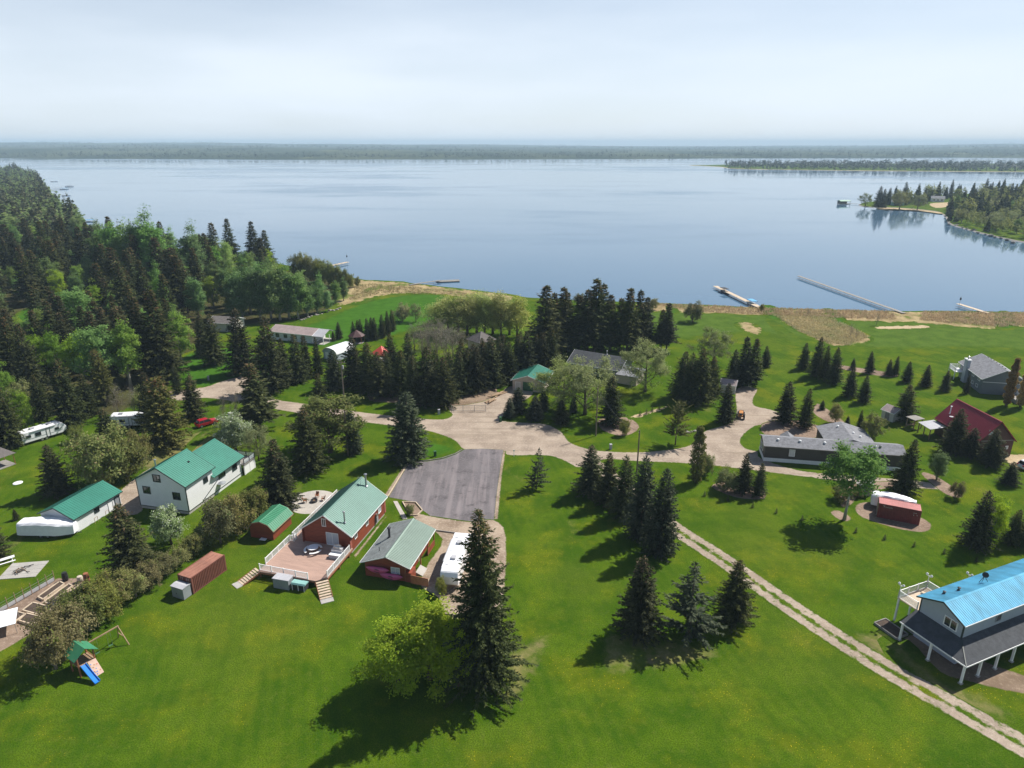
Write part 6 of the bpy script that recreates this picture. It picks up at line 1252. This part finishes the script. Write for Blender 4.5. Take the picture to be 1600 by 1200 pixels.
# houses on the wooded point
for lb, u, v, w_, m1, m2 in [('white cottage with grey roof among trees on the wooded point', 1455, 315, 12, 'white', 'shingle_mid'), ('pale teal cabin by the beach of the wooded point', 1393, 321, 11, 'teal', 'shingle_mid'), ('white house at the right edge of the wooded point', 1585, 312, 14, 'white', 'shingle_mid')]:
    o = at(u, v); e = gable('lake_cottage', lb, (o.x, o.y), -20, w_, 8, 3.4, 5.6, m1, m2, cat='cottage')
    for a in (2.5, w_*.5, w_-2.5): opening(e, 'r', a, 1.8, 1.6, 1.3, w_, 8)
# ------------------------------------------------------------------ yard things
def pole(label, u, v, vt, lamp=False, arm=True, H=None):
    o = at(u, v); H = H or height(u, v, vt); e = empty('utility_pole', o, .5, label, 'pole'); MB().tube((0, 0, 0), (0, 0, H), .16, .11, 10).build('shaft', 'pole_wood', e)
    if lamp: MB().lathe([(.2, 0), (.24, .1), (.24, .8), (.1, .95)], 12, (.32, 0, H-2.2)).build('transformer', 'cloth_grey', e)
    if arm: MB().box((-.9, -.06, H-.7), (.9, .06, H-.58)).build('cross_arm', 'pole_wood', e)
    for s in (-.8, .8): MB().lathe([(.04, 0), (.06, .1), (.02, .18)], 8, (s if arm else s*.1, 0, H-.58)).build('insulator', 'white', e)
    return o, H
PO = [pole('utility pole with grey transformer above the gravel road', 538, 627, 563, True), pole('slim wooden pole beside the narrow blue spruce', 544, 712, 640, arm=False), pole('dark utility pole rising behind the spruce row at the lane', 995, 738, 672, arm=False), pole('light pole beside the broad spruce at the road bend', 931, 681, 606, arm=False), pole('pole with lamp among the high spruces', 973, 548, 514, arm=False), pole('thin wooden pole above the white house roof', 222, 708, 682, arm=False)]
def wire(a, b, label):
    (pa, ha), (pb, hb) = a, b; A, B = Vector((pa.x, pa.y, ha-.4)), Vector((pb.x, pb.y, hb-.4)); mb = MB(); n = 14; pts = [A.lerp(B, k/n) - Vector((0, 0, 1.4*(1-(2*k/n-1)**2))) for k in range(n+1)]
    for p_, q_ in zip(pts[:-1], pts[1:]): mb.tube(p_, q_, .018, n=4, cap=False)
    tag(mb.build('power_line', 'steel_dark'), label, 'cable')
wire(PO[0], PO[1], 'thin power line crossing the gravel road between two poles'); wire(PO[2], PO[3], 'thin power line between the lane pole and the light pole')
for i, (u, v, m_) in enumerate([(680, 713, 'mesh_green'), (954, 702, 'cloth_grey'), (686, 647, 'cloth_grey'), (326, 594, 'cloth_grey'), (782, 659, 'mesh_green')]):
    t = empty('utility_pedestal', at(u, v), .4, ['green utility box on the grass island by the asphalt', 'grey utility pedestal at the road bend', 'grey utility box left of the yard gate', 'grey utility box at the road junction', 'green utility box at the garage driveway mouth'][i], 'utility box', 'utility boxes along the road')
    MB().box((-.22, -.22, 0), (.22, .22, 1.05)).build('body', m_, t, bevel=.02); MB().box((-.26, -.26, 1.05), (.26, .26, 1.15)).build('cap', m_, t, bevel=.02)
t = empty('birdhouse_sign', at(803, 713), 0, 'thin white marker post where the lawn meets the road', 'post'); MB().tube((0, 0, 0), (0, 0, 1.3), .05, n=8).build('shaft', 'white', t); MB().box((-.15, -.03, 1.1), (.15, .03, 1.4)).build('plate', 'white', t)
t = empty('water_feature', at(829, 716), 0, 'low white stone edging at the corner of the road', 'stones') if False else None
# fire ring and chairs on the round patio
o = at(491, 784); t = empty('fire_ring', o, 0, 'dark steel fire ring in the middle of the round patio', 'fire pit')
MB().lathe([(.55, 0), (.6, .38), (.5, .38), (.46, .06), (.02, .05)], 16).build('ring', 'steel_dark', t)
for k in range(4): MB().tube((.25*math.cos(k*1.6), .25*math.sin(k*1.6), .08), (-.2*math.cos(k*1.6+.5), -.2*math.sin(k*1.6+.5), .3), .07, n=7).build('log', 'wood', t)
def chair(label, x, y, rz, m='cedar', group=None):
    e = empty('garden_chair', (x, y, .03), rz, label, 'chair', group); MB().box((-.28, -.28, .36), (.28, .28, .41)).build('seat', m, e); MB().add([(-.28, .24, .4), (.28, .24, .4), (.28, .42, .95), (-.28, .42, .95), (-.28, .28, .4), (.28, .28, .4), (.28, .46, .95), (-.28, .46, .95)], [(0, 1, 2, 3), (7, 6, 5, 4), (0, 4, 5, 1), (2, 6, 7, 3), (1, 5, 6, 2), (0, 3, 7, 4)]).build('backrest', m, e)
    for a in (-.25, .25):
        for b in (-.25, .25): MB().box((a-.03, b-.03, 0), (a+.03, b+.03, .36)).build('leg', m, e)
        MB().box((a-.05, -.3, .58), (a+.05, .3, .62)).build('armrest', m, e)
for k, a in enumerate((.3, 1.5, 3.3)): chair('brown garden chair by the fire ring, %s' % ['right one', 'far one', 'left one'][k], o.x+1.5*math.cos(a), o.y+1.5*math.sin(a), a-1.571, 'cedar', 'chairs round the fire ring')
# timber edging round the planter, curb and garden beds
def timber(label, pts, m='wood', h=.22, w_=.14):
    P_ = [at(*q) for q in pts]; e = empty('timber_edging', P_[0], 0, label, 'edging')
    for a, b in zip(P_[:-1], P_[1:]): MB().bar(a-P_[0]+Vector((0, 0, h/2+.02)), b-P_[0]+Vector((0, 0, h/2+.02)), w_, h).build('timber', m, e)
timber('timber edging round the planter beside the asphalt', [(629, 785), (650, 786), (660, 798), (652, 806), (641, 806), (629, 785)], 'wood_pale'); timber('dark kerb round the grass island', [(652, 721), (668, 720), (690, 716.5), (711, 709.5), (722, 703)], 'stone', .14); timber('timber edge between the pebble strip and the asphalt', [(606, 776), (638, 723)], 'wood_pale', .12); timber('dark timber across the gravel yard', [(676, 829), (688, 830.5), (711, 833.5)], 'wood_grey', .2)
def bed(label, px, h=.35):
    P_ = [at(*q) for q in px]; o = P_[0]; e = empty('garden_bed', o, 0, label, 'garden bed')
    for a, b in zip(P_, P_[1:]+P_[:1]): MB().bar(a-o+Vector((0, 0, h/2)), b-o+Vector((0, 0, h/2)), .16, h).build('plank', 'wood_pale', e)
    MB().prism_z([(q.x-o.x, q.y-o.y) for q in P_], .02, h-.08).build('soil', 'earth', e)
for lb, px in [('long raised bed nearest the garden fence', [(60, 935), (94, 911), (101, 915), (68, 939)]), ('long raised bed in the middle of the garden', [(70, 943), (108, 915), (114, 918), (77, 946)]), ('long raised bed on the pot side of the garden', [(83, 947), (124, 917), (131, 921), (93, 951)]), ('square raised bed in the middle of the garden', [(36, 956), (52, 944), (76, 950), (61, 963)]), ('low raised bed at the near end of the garden', [(30, 972), (42, 961), (67, 967), (52, 979)]), ('small raised bed by the garden fence', [(8, 966), (22, 957), (40, 962), (24, 974)]), ('narrow bed with pots beside the hedge', [(67, 966), (82, 953), (90, 956), (75, 969)])]: bed(lb, px)
for i, (u, v) in enumerate([(83, 961), (95, 953), (106, 945), (117, 937), (126, 931), (134, 926)]):
    t = empty('plant_pot', at(u, v), 0, 'black plant pot in the row beside the garden, %s' % ['nearest one', 'second nearest', 'third nearest', 'third farthest', 'second farthest', 'farthest one'][i], 'pot', 'pots beside the garden'); MB().lathe([(.38, 0), (.5, .45), (.52, .5), (.44, .5), (.42, .38), (.02, .38)], 14).build('tub', 'black', t); MB().lathe([(.40, .36), (.02, .40)], 12).build('soil', 'earth', t)
t = empty('garden_fence', at(0, 958), 0, 'wire garden fence with thin posts along the raised beds', 'fence'); a_, b_ = at(0, 958) - at(0, 958), at(86, 908) - at(0, 958)
for k in range(8): q = a_.lerp(b_, k/7); MB().tube((q.x, q.y, 0), (q.x, q.y, 1.75), .05, n=6).build('post', 'wood', t)
for z in (.3, .9, 1.3): MB().bar((a_.x, a_.y, z), (b_.x, b_.y, z), .03).build('wire', 'metal', t)
MB().bar((a_.x, a_.y, .42), (b_.x, b_.y, .42), .02, .55).build('screen', 'cloth_grey', t)
o = at(4, 985); t = empty('garden_canopy', o, .5, 'white canopy sheet on poles at the left edge of the garden', 'canopy'); MB().add([(-2.2, -1.6, 1.5), (1.8, -1.6, 1.5), (1.8, 1.6, 1.8), (-2.2, 1.6, 1.8), (-2.2, -1.6, 1.45), (1.8, -1.6, 1.45), (1.8, 1.6, 1.75), (-2.2, 1.6, 1.75)], [(0, 1, 2, 3), (7, 6, 5, 4), (0, 4, 5, 1), (1, 5, 6, 2), (2, 6, 7, 3), (3, 7, 4, 0)]).build('sheet', 'tarp', t)
for x in (-2.1, 1.7):
    for y in (-1.5, 1.5): MB().tube((x, y, 0), (x, y, 1.5), .04, n=6).build('pole', 'metal', t)
for i, (u, v, m_, h_) in enumerate([(103, 907, 'black', 1.3), (126, 909, 'siding_tan', .9), (137, 911, 'cedar', 1.6)]):
    t = empty('garden_barrel', at(u, v), 0, ['black water barrel at the far end of the garden', 'tan tub at the far end of the garden', 'tall brown barrel at the garden corner'][i], 'barrel'); MB().lathe([(.32, 0), (.4, h_*.4), (.4, h_*.6), (.32, h_), (.05, h_+.02)], 14).build('body', m_, t); MB().lathe([(.405, h_*.3), (.41, h_*.33)], 14).build('hoop', 'steel_dark', t)
o = at(37, 891); t = empty('fire_slab', o, R(8), 'grey paved slab with a burnt fire pile beside the picnic table', 'fire pit')
for i in range(4):
    for j in range(4): MB().box((-2.5+i*1.25+.02, -2.0+j*1.0+.02, 0), (-1.27+i*1.25, -1.02+j*1.0, .08)).build('paving_slab', 'concrete_obj', t)
for k in range(16): a = random.uniform(0, 6.28); x, y = random.uniform(-1.1, .8), random.uniform(-.7, .7); MB().tube((x, y, .12+random.uniform(0, .2)), (x+.8*math.cos(a), y+.8*math.sin(a), .15+random.uniform(0, .25)), .05, n=6).build('charred_log', random.choice(['black', 'wood', 'earth']), t)
def picnic(label, u, v, ang):
    e = empty('picnic_table', at(u, v), R(ang), label, 'table')
    for k in range(4): MB().box((-1.2, -.36+k*.185, .72), (1.2, -.2+k*.185, .76)).build('top_board', 'white', e)
    for y in (-.75, .75): MB().box((-1.2, y-.13, .42), (1.2, y+.13, .46)).build('bench', 'white', e)
    for x in (-.85, .85): MB().bar((x, -.7, 0), (x, -.2, .72), .08).bar((x, .7, 0), (x, .2, .72), .08).bar((x, -.8, .4), (x, .8, .4), .07).build('trestle', 'white', e)
picnic('white picnic table at the left edge beside the fire slab', 9, 880, 40); t = empty('round_lid', at(28, 755), 0, 'round white lid lying on the lawn above the white garage', 'lid'); MB().lathe([(.75, 0), (.78, .1), (.6, .16), (.02, .2)], 18).build('disc', 'white', t); MB().lathe([(.1, .18), (.1, .28), (.02, .3)], 8).build('knob', 'white', t)
# ---- play set
o = at(133, 1046); t = empty('play_set', o, R(58), 'wooden play set with green roof, blue slide and swing beam', 'play set')
for x in (-.9, .9):
    for y in (-.9, .9): MB().box((x-.07, y-.07, 0), (x+.07, y+.07, 2.7)).build('post', 'cedar', t)
fl = empty  # platform boards, each a part
for k in range(9): MB().box((-.95+k*.215, -.95, 1.35), (-.76+k*.215, .95, 1.41)).build('platform_board', 'wood', t)
for s in (-1, 1): MB().add([(0, -1.25, 3.55), (0, 1.25, 3.55), (s*1.35, 1.25, 2.55), (s*1.35, -1.25, 2.55), (0, -1.25, 3.5), (0, 1.25, 3.5), (s*1.35, 1.25, 2.5), (s*1.35, -1.25, 2.5)], [(0, 1, 2, 3), (7, 6, 5, 4), (0, 4, 5, 1), (1, 5, 6, 2), (2, 6, 7, 3), (3, 7, 4, 0)]).build('roof_panel', 'green_roof_deep', t)
for y in (-.95, .95): MB().bar((-1.2, y, 2.62), (0, y, 3.48), .07).bar((1.2, y, 2.62), (0, y, 3.48), .07).build('rafter', 'cedar', t)
for x in (-.9, .9): MB().bar((x, -.9, 2.0), (x, .9, 2.0), .06).bar((x, -.9, 1.65), (x, .9, 1.65), .06).build('guard_rail', 'cedar', t)
sl = MB(); n = 10; pts = [(-.45, -.95-2.6*k/n, 1.42-1.25*(k/n)**.9 + (.05 if k == n else 0)) for k in range(n+1)]
for (xa, ya, za), (_, yb, zb) in zip(pts[:-1], pts[1:]): sl.add([(-.7, ya, za), (-.15, ya, za), (-.15, yb, zb), (-.7, yb, zb), (-.7, ya, za-.05), (-.15, ya, za-.05), (-.15, yb, zb-.05), (-.7, yb, zb-.05)], [(0, 1, 2, 3), (7, 6, 5, 4), (1, 5, 6, 2), (3, 7, 4, 0)])
for x in (-.72, -.13):
    for (xa, ya, za), (_, yb, zb) in zip(pts[:-1], pts[1:]): sl.bar((x, ya, za+.06), (x, yb, zb+.06), .05, .2)
sl.build('slide', 'slide_blue', t)
MB().add([(.05, -.95, 1.42), (.95, -.95, 1.42), (.95, -2.3, .02), (.05, -2.3, .02), (.05, -.93, 1.36), (.95, -.93, 1.36), (.95, -2.25, 0), (.05, -2.25, 0)], [(0, 1, 2, 3), (7, 6, 5, 4), (0, 4, 5, 1), (1, 5, 6, 2), (3, 7, 4, 0)]).build('climbing_wall', 'climb_panel', t)
for k in range(10): x, s_ = random.uniform(.15, .85), random.uniform(.1, .9); MB().lathe([(.07, 0), (.05, .06), (.01, .08)], 7, (x, -.95-1.35*s_, 1.42-1.4*s_)).build('climbing_hold', random.choice(['slide_blue', 'canopy_red', 'orange']), t)
MB().bar((.9, .9, 2.45), (4.9, .9, 2.45), .13).build('swing_beam', 'wood', t); MB().bar((4.8, .9, 2.45), (5.1, -.3, 0), .1).bar((4.8, .9, 2.45), (5.1, 2.1, 0), .1).bar((4.95, .3, 1.1), (4.95, 1.5, 1.1), .08).build('swing_leg', 'wood', t)
for x in (2.0, 3.6):
    c_ = MB().bar((x-.22, .9, 2.4), (x-.22, .9, .5), .02).bar((x+.22, .9, 2.4), (x+.22, .9, .5), .02).build('swing_chain', 'metal', t); MB().box((x-.25, .78, .46), (x+.25, 1.02, .5)).build('swing_seat', 'mesh_green', c_)
# ---- yard gate and logs across the road
t = empty('yard_gate', at(706, 643), 0, 'chain-link gate across the gravel yard entrance', 'gate'); a_, b_ = Vector((0, 0, 0)), at(759, 643) - at(706, 643)
for k in range(4): q = a_.lerp(b_, k/3); MB().tube((q.x, q.y, 0), (q.x, q.y, 1.6), .06, n=8).build('post', 'metal', t)
for z in (.2, 1.5): MB().bar((a_.x, a_.y, z), (b_.x, b_.y, z), .05).build('rail', 'metal', t)
mm = MB(); Lg = b_.length; d_ = b_/Lg
for k in range(-8, int(Lg/.3)):
    for sg in (-1, 1):
        p0 = d_*max(0, k*.3 if sg > 0 else k*.3); x0 = k*.3; x1 = x0 + 1.3; xa, xb = max(0, x0), min(Lg, x1)
        if xb > xa: za, zb = (.2+(xa-x0), .2+(xb-x0)) if sg > 0 else (1.5-(xa-x0), 1.5-(xb-x0)); pa, pb = d_*xa, d_*xb; mm.bar((pa.x, pa.y, za), (pb.x, pb.y, zb), .012)
mm.build('wire_mesh', 'metal', t)
for k in range(14):
    u, v = random.choice([(772, 622), (766, 627), (778, 618), (784, 615)]); p_ = at(u + random.uniform(-4, 4), v + random.uniform(-2, 2)); a = random.uniform(.6, 1.2); e = empty('log', (p_.x, p_.y, random.choice([.16, .16, .45])), a, 'cut log in the pile beside the gated yard', 'log', 'logs beside the gated yard'); MB().tube((-1.3, 0, 0), (1.3, 0, 0), .17, .15, 9).build('bark', 'wood', e); MB().tube((1.3, 0, 0), (1.31, 0, 0), .14, n=9).build('cut_end', 'wood_pale', e)
# stones along the shore and beds
st_m = []
for k in range(4):
    mb = MB(); bm = bmesh.new(); bmesh.ops.create_icosphere(bm, subdivisions=2, radius=1)
    for v in bm.verts: v.co *= 1 + random.uniform(-.18, .18); v.co.z *= .6
    me = bpy.data.meshes.new('boulder'); bm.to_mesh(me); bm.free(); me.materials.append(M['stone']); st_m.append(me)
for lb, spots in [('grey boulder in the stone line edging the waterside lawn', [(470+q*4.6, 500-q*1.4, .6) for q in range(14)]), ('pale rock edging the bend in the gravel driveway', [(1075+q*3, 676-q*.8, .4) for q in range(8)]), ('boulder on the rocky bank of the wooded point', [(1484+q*9, 350+q*2.55, 1.3) for q in range(12)])]:
    for u, v, r_ in spots:
        p_ = at(u + random.uniform(-2, 2), v + random.uniform(-1, 1)); s = r_*random.uniform(.6, 1.2); tag(link('boulder', random.choice(st_m), None, (p_.x, p_.y, .1*s), (0, 0, random.uniform(0, 6)), (s, s, s)), lb, 'boulder', lb.replace('boulder', 'boulders').replace('pale rock', 'rocks'))

# ------------------------------------------------------------------ the air
nt, p = newmat('air'); nt.n.remove(p)
pv = nt.new('VolumePrincipled', Density=1.35e-4, Anisotropy=0.); pv.inputs['Color'].default_value = (.63, .84, 1.0, 1)
nt.l.new(pv.outputs[0], nt.n['Material Output'].inputs['Volume'])
hz = MB().box((-17000, -400, -3.0), (17000, 17000, 112)).build('haze', 'air'); tag(hz, 'thin blue summer haze over lake and land', 'haze', kind='stuff')
